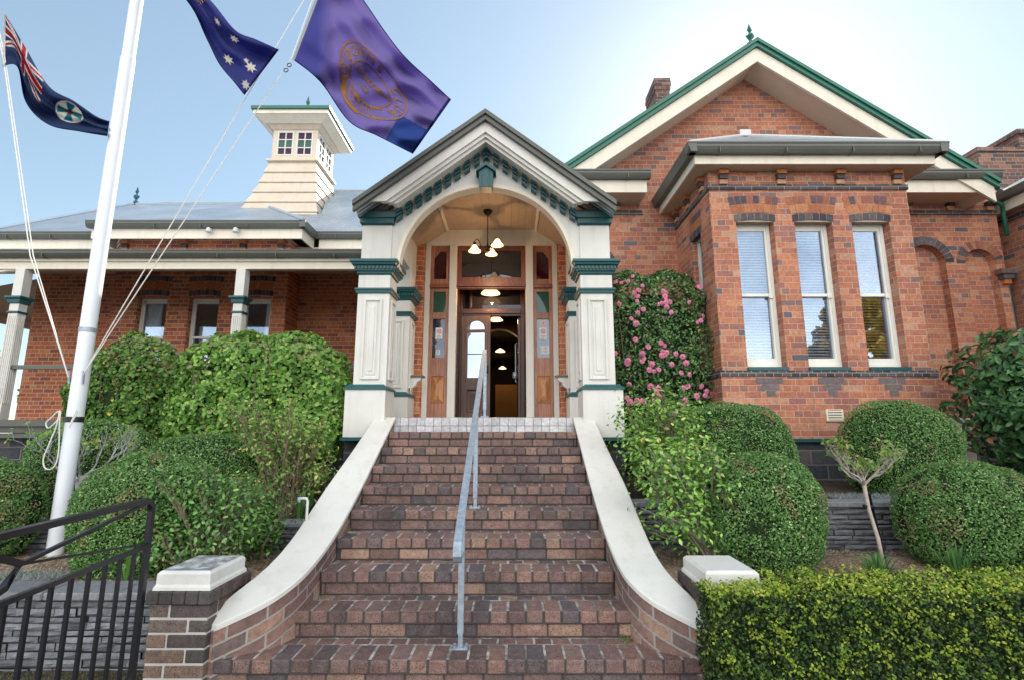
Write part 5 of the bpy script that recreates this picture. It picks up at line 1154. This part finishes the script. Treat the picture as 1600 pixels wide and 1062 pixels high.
# ================================================================== PLANTS
def leaf_mesh(P, Nn, size, cols, ratio=.5, par=None, name='foliage', m=LEAF, jitter=.8, fold=.25, r=rng):
    """one mesh of individual folded leaves: P points, Nn outward normals, size (lo,hi)"""
    n = len(P); P = np.asarray(P, float); Nn = np.asarray(Nn, float)
    nn = Nn + r.normal(0, jitter, (n, 3)); nn /= np.linalg.norm(nn, axis=1, keepdims=True)
    t = r.normal(0, 1, (n, 3)); t[:, 2] += .35; t -= nn * (t * nn).sum(1, keepdims=True); t /= np.linalg.norm(t, axis=1, keepdims=True)
    s = np.cross(nn, t); L = r.uniform(size[0], size[1], (n, 1)); W = L * ratio * .5
    v = np.empty((n, 6, 3)); v[:, 0] = P - t * L * .5; v[:, 1] = P - t * L * .12 + s * W + nn * W * fold; v[:, 2] = P + t * L * .25 + s * W * .8 + nn * W * fold
    v[:, 3] = P + t * L * .5 - nn * L * .06; v[:, 4] = P + t * L * .25 - s * W * .8 + nn * W * fold; v[:, 5] = P - t * L * .12 - s * W + nn * W * fold
    base = np.arange(n)[:, None] * 6
    q = np.stack([base + np.array([0, 3, 2, 1]), base + np.array([0, 5, 4, 3])], 1).reshape(-1)
    me = bpy.data.meshes.new(name); me.vertices.add(n * 6); me.vertices.foreach_set('co', v.reshape(-1))
    me.loops.add(n * 8); me.loops.foreach_set('vertex_index', q); me.polygons.add(n * 2); me.polygons.foreach_set('loop_start', np.arange(n * 2) * 4)
    me.materials.append(m); me.update(calc_edges=True)
    a = me.color_attributes.new('col', 'FLOAT_COLOR', 'POINT'); c = np.ones((n, 6, 4)); cc = np.asarray(cols) * r.uniform(.75, 1.25, (n, 1)); gain = (1.38, 1.30, 1.15) if m is not BARK else (1, 1, 1); c[:, :, :3] = np.minimum(cc * gain, .72)[:, None, :]; a.data.foreach_set('color', c.reshape(-1))
    o = bpy.data.objects.new(name, me); COL.objects.link(o)
    if par is not None: o.parent = par; o.matrix_parent_inverse = Matrix.Translation(-parent_world(par))
    return o
def pal(n, items, w, r=rng):
    idx = r.choice(len(items), n, p=np.array(w) / sum(w)); return np.array(items)[idx]
BOXC = [(.06, .155, .045), (.095, .225, .065), (.15, .31, .10), (.24, .40, .17), (.42, .48, .29)]
def nz3(p, s, o=0): return noise.noise(Vector((p[0] * s + o, p[1] * s, p[2] * s)))
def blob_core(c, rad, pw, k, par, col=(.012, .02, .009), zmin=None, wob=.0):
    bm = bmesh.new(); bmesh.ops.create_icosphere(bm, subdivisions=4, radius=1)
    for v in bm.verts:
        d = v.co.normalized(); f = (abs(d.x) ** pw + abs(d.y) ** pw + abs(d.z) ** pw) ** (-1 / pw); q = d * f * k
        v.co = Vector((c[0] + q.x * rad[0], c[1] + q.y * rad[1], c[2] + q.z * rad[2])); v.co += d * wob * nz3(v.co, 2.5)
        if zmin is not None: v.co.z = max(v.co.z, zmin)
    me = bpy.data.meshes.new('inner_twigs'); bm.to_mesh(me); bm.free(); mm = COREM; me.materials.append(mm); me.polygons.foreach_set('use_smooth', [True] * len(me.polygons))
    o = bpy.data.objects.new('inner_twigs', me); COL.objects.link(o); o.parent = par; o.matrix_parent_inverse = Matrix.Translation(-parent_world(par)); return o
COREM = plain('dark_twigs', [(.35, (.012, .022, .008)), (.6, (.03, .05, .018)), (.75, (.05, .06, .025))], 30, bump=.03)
def super_pts(n, c, rad, pw, wob, zmin, thick, r=rng, o=0):
    d = r.normal(0, 1, (n * 2, 3)); d[:, 1] = np.where(r.random(n * 2) < .55, -np.abs(d[:, 1]), d[:, 1]); d /= np.linalg.norm(d, axis=1, keepdims=True)
    f = (np.abs(d) ** pw).sum(1) ** (-1 / pw); q = d * f[:, None]; rad = np.array(rad)
    nrm = np.sign(q) * np.abs(q) ** (pw - 1) / rad; nrm /= np.linalg.norm(nrm, axis=1, keepdims=True)
    P = np.array(c) + q * rad
    w_ = np.array([noise.noise(Vector((p[0] * 3.1 + o, p[1] * 3.1, p[2] * 3.1))) + .5 * noise.noise(Vector((p[0] * 9 + o, p[1] * 9, p[2] * 9))) for p in P])
    P = P + nrm * (w_[:, None] * wob - np.abs(r.normal(0, thick, (n * 2, 1))) + thick * .5)
    k = P[:, 2] > zmin; P, nrm, w_ = P[k][:n], nrm[k][:n], w_[k][:n]
    return P, nrm, w_
def box_ball(lab, c, rad, n=15000, pw=2.3, zmin=.45, cols=None, sz=(.012, .024), seed=0, wts=(3, 4, 3.4, 1.5, .45)):
    r = np.random.default_rng(100 + seed); T = thing('box_ball', lab, 'round bush', (c[0], c[1], zmin), 'clipped round box bushes')
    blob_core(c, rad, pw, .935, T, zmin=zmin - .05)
    P, Nn, w_ = super_pts(n, c, rad, pw, .042, zmin, .018, r, seed)
    col = pal(len(P), cols or BOXC, wts, r)
    # clipped brown tips in small patches
    br = (np.array([nz3(p, 4.5, 7 + seed) for p in P]) > .33) & (r.random(len(P)) < .4); col[br] = (.27, .22, .13); hole = np.array([nz3(p, 6.5, 31 + seed) for p in P]) > .46; P[hole] -= Nn[hole] * r.uniform(.0, .06, (int(hole.sum()), 1))
    leaf_mesh(P, Nn, sz, col, .62, T, jitter=.75, r=r)
    P2, N2, _ = super_pts(int(n * .22), c, tuple(x * 1.015 for x in rad), pw, .042, zmin, .008, r, seed)
    leaf_mesh(P2, N2, (.016, .032), pal(len(P2), [(.11, .22, .08), (.18, .30, .12), (.30, .36, .20), (.06, .13, .04)], (3, 3, 1, 3), r), .35, T, name='shoots', jitter=1.3, r=r)
    return T
box_ball('large clipped box ball right of the steps, just behind the white pier cap', (2.34, 4.22, .88), (.43, .42, .49), 19000, seed=1)
box_ball('wide clipped box mound at the right edge, in front of the big-leaved bush', (4.10, 4.32, .82), (.53, .44, .46), 19000, seed=2)
box_ball('wide low clipped box mound against the bay, beneath the flowering camellia', (2.86, 5.95, 1.28), (.70, .52, .56), 19000, seed=3, zmin=.84)
box_ball('clipped box ball below the air vent, between the bay and the bare standard tree', (4.80, 5.95, 1.28), (.60, .52, .60), 17000, seed=4, zmin=.84)
box_ball('largest clipped box ball left of the steps, behind the iron gate', (-2.64, 4.35, .80), (.56, .44, .56), 22000, seed=5)
box_ball('clipped box ball at the left edge of the garden, left of the flagpole', (-4.36, 4.55, .84), (.52, .40, .47), 17000, seed=6)
box_ball('clipped box ball behind the small bare tree by the flagpole', (-4.30, 5.75, 1.08), (.68, .5, .56), 15000, seed=7, zmin=.66)
box_ball('low clipped box mound between the tall left hedge and the largest left box ball', (-2.98, 5.60, 1.02), (.72, .5, .47), 15000, seed=8, zmin=.66)

def leafy_box(name, lab, cat, x0, x1, y0, y1, z0, z1, n, sz, cols, wts, pw=4, wob=.06, thick=.05, seed=0, m=LEAF, group=None, ratio=.7, stems=14, k=.76, jitter=.6, zlow=None, tip=None):
    r = np.random.default_rng(300 + seed); c = ((x0 + x1) / 2, (y0 + y1) / 2, (z0 + z1) / 2); rad = ((x1 - x0) / 2, (y1 - y0) / 2, (z1 - z0) / 2)
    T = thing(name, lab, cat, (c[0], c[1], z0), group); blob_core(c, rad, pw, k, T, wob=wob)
    P, Nn, w_ = super_pts(n, c, rad, pw, wob, zlow or z0, thick, r, seed); col = pal(len(P), cols, wts, r)
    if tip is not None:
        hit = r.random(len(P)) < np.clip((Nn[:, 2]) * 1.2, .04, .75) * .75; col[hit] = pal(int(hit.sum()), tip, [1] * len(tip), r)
    leaf_mesh(P, Nn, sz, col, ratio, T, m=m, jitter=jitter, r=r)
    if stems:
        b = MB()
        for i in range(stems):
            x = r.uniform(x0 + .1 * (x1 - x0), x1 - .1 * (x1 - x0)); y = r.uniform(y0, y0 + .5 * (y1 - y0))
            pts = [(c[0] + (x - c[0]) * q, c[1] + (y - c[1]) * q + (0 if q < .9 else -.03), z0 - .25 + (z1 - z0) * h) for q, h in ((.3, 0), (.6, .25), (.9, .6), (1.0, .85))]
            b.tube(pts, [.014, .011, .008, .004], 5, col=jit((.16, .12, .085), .3))
        b.build('stem', BARK, T)
    return T
HIB = [(.08, .20, .04), (.13, .29, .065), (.20, .37, .09), (.27, .43, .12), (.03, .08, .022), (.30, .28, .05)]
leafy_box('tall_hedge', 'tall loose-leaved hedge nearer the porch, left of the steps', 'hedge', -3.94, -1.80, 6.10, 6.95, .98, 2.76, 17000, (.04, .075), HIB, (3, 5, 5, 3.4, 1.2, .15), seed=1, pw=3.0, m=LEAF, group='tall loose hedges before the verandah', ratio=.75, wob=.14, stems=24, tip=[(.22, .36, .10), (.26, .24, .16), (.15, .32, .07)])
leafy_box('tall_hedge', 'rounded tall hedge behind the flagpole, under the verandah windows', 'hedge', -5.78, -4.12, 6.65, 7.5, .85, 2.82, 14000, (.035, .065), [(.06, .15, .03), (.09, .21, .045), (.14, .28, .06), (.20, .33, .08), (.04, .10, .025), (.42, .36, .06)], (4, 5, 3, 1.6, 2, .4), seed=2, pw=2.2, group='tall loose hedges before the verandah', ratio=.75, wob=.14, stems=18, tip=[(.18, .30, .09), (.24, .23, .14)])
# camellia with pink flowers
CAMC = [(.05, .13, .04), (.08, .18, .055), (.13, .26, .09), (.02, .045, .018), (.16, .22, .14), (.20, .08, .03)]
cam_t = leafy_box('camellia', 'dark glossy camellia covered in pink flowers in the corner beside the bay', 'flowering bush', 1.64, 3.38, 7.1, 8.3, 1.25, 3.92, 18000, (.035, .065), CAMC, (4, 5, 2.5, 3, .7, .12), pw=3.0, wob=.16, seed=3, m=GLOSSLEAF, ratio=.5, stems=16, zlow=1.2)
b = MB()
for ring, (k_, rr, up) in enumerate(((7, .045, .004), (6, .032, .014), (4, .018, .022))):
    for i in range(k_):
        a = 2 * math.pi * (i + ring * .4) / k_; ca, sa = math.cos(a), math.sin(a); t = Vector((ca, 0, sa)); s_ = Vector((-sa, 0, ca)); nrm = Vector((0, -1, 0)); o_ = nrm * up
        c_ = jit((.92, .34, .56), .12) if ring < 2 else (.75, .30, .25)
        b.add([o_, o_ + t * rr * .55 + s_ * rr * .42 + nrm * .010, o_ + t * rr + s_ * rr * .2 + nrm * .003, o_ + t * rr - s_ * rr * .2 + nrm * .004, o_ + t * rr * .55 - s_ * rr * .42 + nrm * .010], [(0, 1, 2, 3, 4)], col=c_)
b.lathe((0, -.028, 0), [(.006, 0), (.008, .008), (.002, .012)], 6, col=(.6, .4, .08))
flo = b.build('flower', PETAL); fme = flo.data
rf = np.random.default_rng(5); FP_, FN_, _ = super_pts(400, (2.52, 7.7, 2.6), (.86, .62, 1.26), 3.6, .12, 1.4, .0, rf, 3)
cnt = 0; centres = []
while cnt < 96:
    if centres and rf.random() < .34:
        c0 = centres[int(rf.integers(len(centres)))]; x, z = c0[0] + rf.normal(0, .06), c0[1] + rf.normal(0, .06)
    else: x, z = rf.uniform(1.74, 3.30), rf.uniform(1.5, 3.78); centres.append((x, z))
    u_, w_ = abs(x - 2.51) / .87, abs(z - 2.585) / 1.335; k_ = 1 - u_ ** 3 - w_ ** 3
    if k_ < .03: continue
    y = 7.7 - .6 * k_ ** (1 / 3); ns = noise.noise(Vector((x * 3.1 + 3, y * 3.1, z * 3.1))) + .5 * noise.noise(Vector((x * 9 + 3, y * 9, z * 9)))
    nn_ = Vector((np.sign(x - 2.52) * u_ ** 2 / .86, -((7.7 - y) / .6) ** 2 / .6, np.sign(z - 2.595) * w_ ** 2 / 1.26)).normalized()
    o = flo if cnt == 0 else flo.copy()
    if cnt: COL.objects.link(o)
    o.parent = cam_t; o.matrix_parent_inverse = Matrix.Translation(-parent_world(cam_t))
    o.location = Vector((x, y, z)) + nn_ * (ns * .16 + .03); o.rotation_euler = (nn_ + Vector((rf.normal(0, .3), -.5, rf.normal(0, .3)))).to_track_quat('-Y', 'Z').to_euler(); sc = rf.uniform(.68, 1.12); o.scale = (sc,) * 3
    cnt += 1
# big-leaved bush at the right edge
leafy_box('big_leaved_bush', 'tall dark bush with large glossy leaves at the right edge of the photo', 'bush', 6.0, 7.9, 5.4, 6.8, 1.05, 2.72, 6500, (.085, .15), [(.035, .10, .04), (.05, .14, .055), (.08, .20, .075), (.02, .055, .025), (.16, .24, .10)], (4, 5, 3, 2, .5), pw=3.4, wob=.12, thick=.09, seed=4, m=GLOSSLEAF, ratio=.42, stems=9, jitter=.55, tip=[(.10, .17, .07), (.30, .18, .12), (.05, .13, .04)])
# clipped front hedge, bright new growth on top
r = np.random.default_rng(77); T = thing('clipped_hedge', 'long low clipped hedge with bright yellow-green tips along the front right', 'hedge', (3.2, 3.2, 0))
HX0, HX1, HY0, HY1, HZ = 1.44, 6.2, 3.0, 3.50, .645
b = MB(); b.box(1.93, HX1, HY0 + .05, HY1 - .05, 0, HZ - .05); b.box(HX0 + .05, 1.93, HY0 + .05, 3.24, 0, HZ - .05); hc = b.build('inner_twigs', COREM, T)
def hedge_pts(n, face):
    u, v = r.random(n), r.random(n)
    if face == 'f': P = np.stack([HX0 + u * (HX1 - HX0), np.full(n, HY0), v * HZ], 1); Nn = np.tile([0, -1, .1], (n, 1))
    elif face == 't': P = np.stack([HX0 + u * (HX1 - HX0), HY0 + v * (HY1 - HY0), np.full(n, HZ)], 1); Nn = np.tile([0, -.1, 1], (n, 1))
    else: P = np.stack([np.full(n, HX0), HY0 + u * (HY1 - HY0), v * HZ], 1); Nn = np.tile([-1, 0, .1], (n, 1))
    P = P.astype(float); keep = ~((P[:, 0] < 1.92) & (P[:, 1] > 3.27)); P, Nn = P[keep], Nn[keep]; n = len(P); w_ = np.array([nz3(p, 3) + .6 * nz3(p, 9, 3) for p in P]); P += Nn * (w_[:, None] * .028 - np.abs(r.normal(0, .022, (n, 1)))); return P, Nn
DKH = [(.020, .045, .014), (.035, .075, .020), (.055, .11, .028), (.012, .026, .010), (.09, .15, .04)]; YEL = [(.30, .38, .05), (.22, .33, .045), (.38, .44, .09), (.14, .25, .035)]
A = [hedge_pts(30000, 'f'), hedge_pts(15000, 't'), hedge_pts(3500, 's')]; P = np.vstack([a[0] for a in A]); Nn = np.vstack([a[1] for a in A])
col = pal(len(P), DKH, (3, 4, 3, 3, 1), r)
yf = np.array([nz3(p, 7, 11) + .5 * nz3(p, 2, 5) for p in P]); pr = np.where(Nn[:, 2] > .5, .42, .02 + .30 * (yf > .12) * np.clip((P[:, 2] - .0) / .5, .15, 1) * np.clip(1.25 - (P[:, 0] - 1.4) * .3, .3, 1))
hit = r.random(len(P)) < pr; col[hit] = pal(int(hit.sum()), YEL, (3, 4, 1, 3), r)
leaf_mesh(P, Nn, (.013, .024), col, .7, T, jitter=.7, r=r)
def shoots(n, x0, x1, y0, y1, z0, z1, h, T, cols, leaf=(.014, .024), k=9, name='shoots', spread=.016, r=r):
    """upright new shoots: rosettes of small leaves"""
    c = np.stack([r.uniform(x0, x1, n), r.uniform(y0, y1, n), r.uniform(z0, z1, n)], 1); P = np.repeat(c, k, 0); hh = np.tile(np.linspace(0, 1, k), n) * np.repeat(r.uniform(.4, 1, n), k) * h
    P[:, 2] += hh; P[:, :2] += r.normal(0, spread, (n * k, 2)); Nn = np.tile([0, -.2, 1.0], (n * k, 1)); col = np.repeat(pal(n, cols, [1] * len(cols), r), k, 0); return leaf_mesh(P, Nn, leaf, col, .6, T, name=name, jitter=.8, r=r)
shoots(110, HX0, 1.93, HY0 + .02, 3.25, HZ - .02, HZ, .05, T, YEL); shoots(720, 1.93, HX1, HY0 + .02, HY1, HZ - .02, HZ + .0, .055, T, YEL); shoots(750, HX0 + .02, HX1, HY0 - .028, HY0 - .012, .06, HZ, .028, T, [(.20, .30, .04), (.28, .36, .05), (.10, .19, .035)])

# open leafy shrubs on many stems
def open_shrub(name, lab, base, tips, cols, leafn, sz, seed, bark=(.20, .16, .12), ratio=.5, cluster=.07, rad=.013, branches=3, inner=0, m=LEAF, cat='shrub', group=None, w=None, upness=.6):
    r = random.Random(seed); rn = np.random.default_rng(seed); T = thing(name, lab, cat, base, group); b = MB(); ends = []
    for tp in tips:
        p0 = Vector(base) + Vector((r.uniform(-.07, .07), r.uniform(-.05, .05), 0)); p3 = Vector(tp); mid = p0.lerp(p3, .5) + Vector((r.uniform(-.06, .06), r.uniform(-.05, .05), r.uniform(0, .08)))
        q1 = p0.lerp(mid, .5) + Vector((r.uniform(-.03, .03),) * 3); q2 = mid.lerp(p3, .5) + Vector((r.uniform(-.03, .03), r.uniform(-.03, .03), .02))
        b.tube([p0, q1, mid, q2, p3], [rad, rad * .8, rad * .6, rad * .4, rad * .2], 5, col=jit(bark, .25)); ends.append((p3, (p3 - mid).normalized()))
        for k in range(branches):
            s = [q1, mid, q2][r.randint(0, 2)] if k else mid; d = (p3 - s); L_ = d.length * r.uniform(.4, .9); d = (d.normalized() + Vector((r.uniform(-1, 1), r.uniform(-1, 1), r.uniform(-.2, .8))) * .75).normalized(); e = s + d * L_; b.tube([s, s.lerp(e, .5) + Vector((r.uniform(-.02, .02), 0, r.uniform(-.02, .03))), e], [rad * .45, rad * .32, rad * .15], 4, col=jit(bark, .25)); ends.append((e, d))
    b.build('stem', BARK, T)
    P = []; Nn = []
    for e, d in ends:
        for k in range(leafn): 
            o = Vector(rn.normal(0, cluster, 3)) * (1 if rn.random() < .8 else 1.6); q = e + o - d * rn.uniform(0, cluster * 2.5); P.append(q); Nn.append((o.normalized() + Vector((0, -.15, upness))))
    P = np.array(P); leaf_mesh(P, np.array(Nn), sz, pal(len(P), cols, w or [1] * len(cols), rn), ratio, T, m=m, jitter=.5, r=rn); return T
def tipbox(r, n, x0, x1, y0, y1, z0, z1): return [(r.uniform(x0, x1), r.uniform(y0, y1), z0 + (z1 - z0) * r.random() ** .7) for _ in range(n)]
rr = random.Random(4)
BRG = [(.12, .26, .055), (.18, .36, .075), (.27, .46, .11), (.06, .15, .035), (.38, .48, .13)]
open_shrub('leafy_shrub', 'bright green leafy shrub beside the porch pillar, below the camellia', (2.0, 5.35, .86), tipbox(rr, 46, 1.45, 2.30, 5.05, 5.7, 1.05, 1.98), BRG, 26, (.036, .066), 11, upness=1.1, cluster=.07, w=(4, 4, 3, 3, .8), m=GLOSSLEAF)
open_shrub('leafy_shrub', 'bright green leafy shrub with bare pale stems behind the right pier', (1.98, 4.28, .48), tipbox(rr, 46, 1.42, 2.02, 3.98, 4.6, .70, 1.50), BRG, 20, (.034, .058), 12, upness=1.1, bark=(.30, .27, .22), cluster=.06, w=(4, 4, 3, 3, .8), m=GLOSSLEAF)
DKG = [(.07, .17, .045), (.11, .26, .065), (.18, .36, .09), (.04, .09, .025)]
open_shrub('dark_leafy_shrub', 'dark green leafy shrub in front of the largest left box ball, behind the left pier', (-1.95, 4.05, .46), tipbox(rr, 52, -2.45, -1.58, 3.85, 4.4, .62, 1.22), DKG, 22, (.028, .05), 13, bark=(.22, .17, .12), cluster=.06, m=GLOSSLEAF, w=(3, 3, 1.4, 3))
open_shrub('twiggy_shrub', 'sparse twiggy shrub with yellow-green leaves between the tall hedge and the step wall', (-1.95, 5.35, .68), tipbox(rr, 34, -2.75, -1.5, 5.0, 5.7, 1.0, 1.88), [(.12, .24, .06), (.20, .34, .09), (.07, .16, .04), (.36, .40, .14)], 17, (.03, .055), 14, bark=(.24, .18, .13), cluster=.05, branches=5)
open_shrub('leafy_shrub', 'small dark leafy shrub squeezed between the dark stone wall and the left step wall', (-1.85, 4.55, .46), tipbox(rr, 16, -2.15, -1.62, 4.35, 4.7, .6, .92), DKG, 22, (.028, .05), 15, cluster=.05)
# bare little trees
def bare_tree(lab, base, fork, spread, seed, bark, leaves, lean, r0=.022, levels=3, H=.45):
    r = random.Random(seed); T = thing('bare_tree', lab, 'small tree', base); b = MB(); tw = []
    p0, p1 = Vector(base), Vector(fork); b.tube([p0, p0.lerp(p1, .35) + Vector((.01, 0, 0)), p0.lerp(p1, .7) + Vector((-.008, 0, 0)), p1], [r0, r0 * .9, r0 * .85, r0 * .95], 8, col=bark); o = b.build('trunk', BARK, T, smooth=True); b = MB()
    def grow(p, d, L_, rad, lv):
        e = p + d * L_; m_ = p.lerp(e, .5) + Vector((r.uniform(-1, 1), r.uniform(-1, 1), r.uniform(-.5, 1))) * L_ * .12; b.tube([p, m_, e], [rad, rad * .8, rad * .55], 5, col=jit(bark, .2))
        if lv == 0: tw.append((e, d)); return
        for k in range(r.choice((2, 3, 3))): grow(e if k < 2 else m_, (d + Vector((r.uniform(-1, 1), r.uniform(-.8, .8), r.uniform(-.15, .9))) * .85).normalized(), L_ * r.uniform(.55, .85), rad * .55, lv - 1)
    for a in range(spread):
        an = 2 * math.pi * a / spread + r.uniform(-.3, .3); grow(p1, Vector((math.cos(an) * .9 + lean, math.sin(an) * .6, r.uniform(.35, .9))).normalized(), H * r.uniform(.4, .6), r0 * .6, levels)
    b.build('branch', BARK, T)
    rn = np.random.default_rng(seed); P = []
    for e, d in tw:
        if r.random() < leaves: P += [e + Vector(rn.normal(0, .015, 3)) for _ in range(3)]
    if P: leaf_mesh(np.array(P), np.tile([0, -.6, .6], (len(P), 1)), (.025, .05), pal(len(P), [(.12, .24, .05), (.20, .32, .08), (.30, .26, .10)], (3, 3, 1), rn), .6, T, jitter=.8, r=rn)
    return T
pb = at(1381, 884, 4.2); pf = at(1350, 757, 4.3)
bare_tree('bare standard tree with a pale staked trunk in the mulch right of the steps', (pb.x, 4.2, .47), tuple(pf), 6, 21, (.46, .40, .36), .35, .0, .017, 4, .27)
T = thing('garden_stake', 'thin wooden stake tied to the trunk of the bare standard tree', 'stake', (pb.x + .05, 4.24, .47)); b = MB(); b.tube([(pb.x + .035, 4.22, .45), tuple(at(1357, 770, 4.32))], .013, 6); b.build('pole', BARK, T); b = MB(); b.tube([tuple(at(1350, 790, 4.27)), tuple(at(1364, 791, 4.30))], .014, 6); b.build('tie', BLACKIRON, T)
for _p in T.children[0].data.color_attributes: pass
pb = at(103, 858, 4.85); pf = at(125, 748, 5.0)
bare_tree('small lichen-grey bare tree with a few leaves beside the flagpole', (-3.72, 4.98, .5), tuple(at(122, 752, 5.0)), 5, 33, (.42, .44, .42), .5, .25, .024, 4, .46)

# strappy clumps, silver edging, grass, litter
def strap_clump(lab, c, n, L_, cols, seed, wdt=.012, spread=.8, name='strap_leaf_plant', group=None):
    r = random.Random(seed); b = MB()
    for i in range(n):
        a = r.uniform(0, 2 * math.pi); s = r.uniform(.1, spread); l = L_ * r.uniform(.6, 1); d = Vector((math.cos(a) * s, math.sin(a) * s, 1)).normalized(); p = Vector(c) + Vector((r.uniform(-.03, .03), r.uniform(-.03, .03), 0)); sd = Vector((-math.sin(a), math.cos(a), 0)) * wdt / 2
        pts = [p, p + d * l * .5, p + d * l * .85 + Vector((math.cos(a) * l * .12 * s, math.sin(a) * l * .12 * s, -.02 * s)), p + d * l + Vector((math.cos(a) * l * .3 * s, math.sin(a) * l * .3 * s, -.12 * l * s))]
        cc = jit(r.choice(cols), .2); ww = (.8, 1, .7, .05); vs = []
        for q, w_ in zip(pts, ww): vs += [q - sd * w_, q + sd * w_]
        b.add(vs, [(0, 1, 3, 2), (2, 3, 5, 4), (4, 5, 7, 6)], col=cc)
    return tag(b.build(name, LEAF), lab, 'plant', group)
SG = [(.06, .16, .05), (.10, .24, .07), (.16, .32, .08)]
strap_clump('grassy strap-leaved clump in the mulch at the foot of the bare standard tree', (at(1365, 905, 3.9).x, 3.85, .46), 90, .24, SG, 1)
strap_clump('upright strap-leaved clump between the clipped hedge and the box mound at the right', (at(1490, 900, 3.85).x, 3.82, .46), 45, .34, SG, 2, .016, .5)
strap_clump('small upright strap-leaved plant behind the iron gate, left of the largest left box ball', (at(206, 905, 3.95).x, 3.9, .46), 18, .24, [(.14, .30, .06)], 3, .02, .5)
strap_clump('strap-leaved plant in the dark corner beside the left step wall', (at(462, 770, 4.9).x, 5.05, .68), 22, .36, [(.10, .22, .06)], 4, .02, .6)
SIL = [(.30, .34, .33), (.40, .44, .42), (.22, .27, .25)]
def stuff_cover(name, lab, cat, areas, h, cols, seed, wdt=.006, spread=.9, m=LEAF):
    r = random.Random(seed); b = MB()
    for (x0, x1, y0, y1, z, n) in areas:
        for i in range(n):
            p = Vector((r.uniform(x0, x1), r.uniform(y0, y1), z)); a = r.uniform(0, 6.28); l = h * r.uniform(.4, 1); d = Vector((math.cos(a) * spread, math.sin(a) * spread, 1)).normalized(); sd = Vector((-math.sin(a), math.cos(a), 0)) * wdt / 2
            q = p + d * l; b.add([p - sd, p + sd, q + Vector((0, 0, -.1 * l))], [(0, 1, 2)], col=jit(r.choice(cols), .25))
    o = b.build(name, m); tag(o, lab, cat); o['kind'] = 'stuff'; return o
stuff_cover('silver_groundcover', 'silver-grey tufts of ground cover along the top of the right garden wall', 'ground cover', [(3.5, 4.6, 5.0, 5.35, .88, 2600), (3.2, 5.5, 3.78, 3.95, .47, 1500), (-3.55, -3.0, 3.8, 4.1, .47, 900), (5.5, 6.5, 5.0, 5.3, .88, 900)], .085, SIL, 5)
stuff_cover('lawn_grass', 'short grass at the foot of the grey retaining wall behind the gate', 'grass', [(-4.0, -1.9, 2.6, 3.52, .02, 16000)], .045, [(.10, .16, .07), (.16, .22, .11), (.07, .12, .05), (.26, .27, .18)], 6, .005)
stuff_cover('bark_litter', 'brown bark chips and dead twigs scattered over the garden beds', 'mulch', [(1.66, 5.5, 3.6, 4.8, .48, 15000), (-5, -1.5, 3.82, 4.75, .47, 9000)], .045, [(.42, .31, .20), (.56, .44, .31), (.22, .14, .09), (.66, .55, .40)], 7, .013, 3.0, LEAF)
stuff_cover('moss_tufts', 'tiny green weeds growing in the joints of the brick steps', 'weeds', [(s * 1.07 - .015, s * 1.07 + .015, y, y + .03, z, 14) for s, y, z in ((-1, 4.62, .69), (1, 4.3, .52), (1, 5.6, 1.19), (1, 5.27, 1.02), (1, 3.98, .35), (1, 3.68, .18))] + [(s * 1.1 - .03, s * 1.1 + .03, 3.62, 3.7, .17, 24) for s in (1,)], .05, [(.10, .20, .04), (.24, .26, .06)], 8, .008)
# red market umbrella seen reflected? none: left-hand trees beyond the verandah
def tree(lab, x, y, h, crown, n, cols, seed, size=(.12, .22)):
    r = np.random.default_rng(seed); T = thing('garden_tree', lab, 'tree', (x, y, 0)); b = MB()
    b.tube([(x, y, 0), (x + .1, y, h * .4), (x, y, h * .75)], [.2, .15, .06], 8, col=(.12, .09, .07))
    for k in range(7): a = k * 2.4; b.tube([(x + .05, y, h * (.35 + .05 * k)), (x + crown * .6 * math.cos(a), y + crown * .6 * math.sin(a), h * (.55 + .05 * k))], [.07, .02], 6, col=(.12, .09, .07))
    b.build('trunk', BARK, T); P = []
    for k in range(26):
        c = np.array([x, y, h * .66]) + r.normal(0, 1, 3) * np.array([crown * .5, crown * .5, h * .14]); q = r.normal(0, 1, (n // 26, 3)); q /= np.linalg.norm(q, axis=1, keepdims=True); P.append(c + q * r.uniform(.35, .8) * r.uniform(.6, 1.05, (len(q), 1)))
    P = np.vstack(P); leaf_mesh(P, r.normal(0, 1, (len(P), 3)), size, pal(len(P), cols, [1] * len(cols), r), .6, T, name='crown', jitter=.6, r=r)
YT = [(.30, .26, .05), (.22, .24, .06), (.12, .17, .04), (.38, .30, .06)]
tree('yellowing tree beyond the left end of the verandah', -15.5, 13.5, 4.6, 1.7, 9000, YT, 41)
tree('yellow autumn tree across the street, seen only as a reflection in the right bay window', 19.8, -12.0, 10.0, 3.8, 9000, [(.60, .38, .07), (.52, .28, .05), (.36, .28, .07)], 42, (.2, .4))
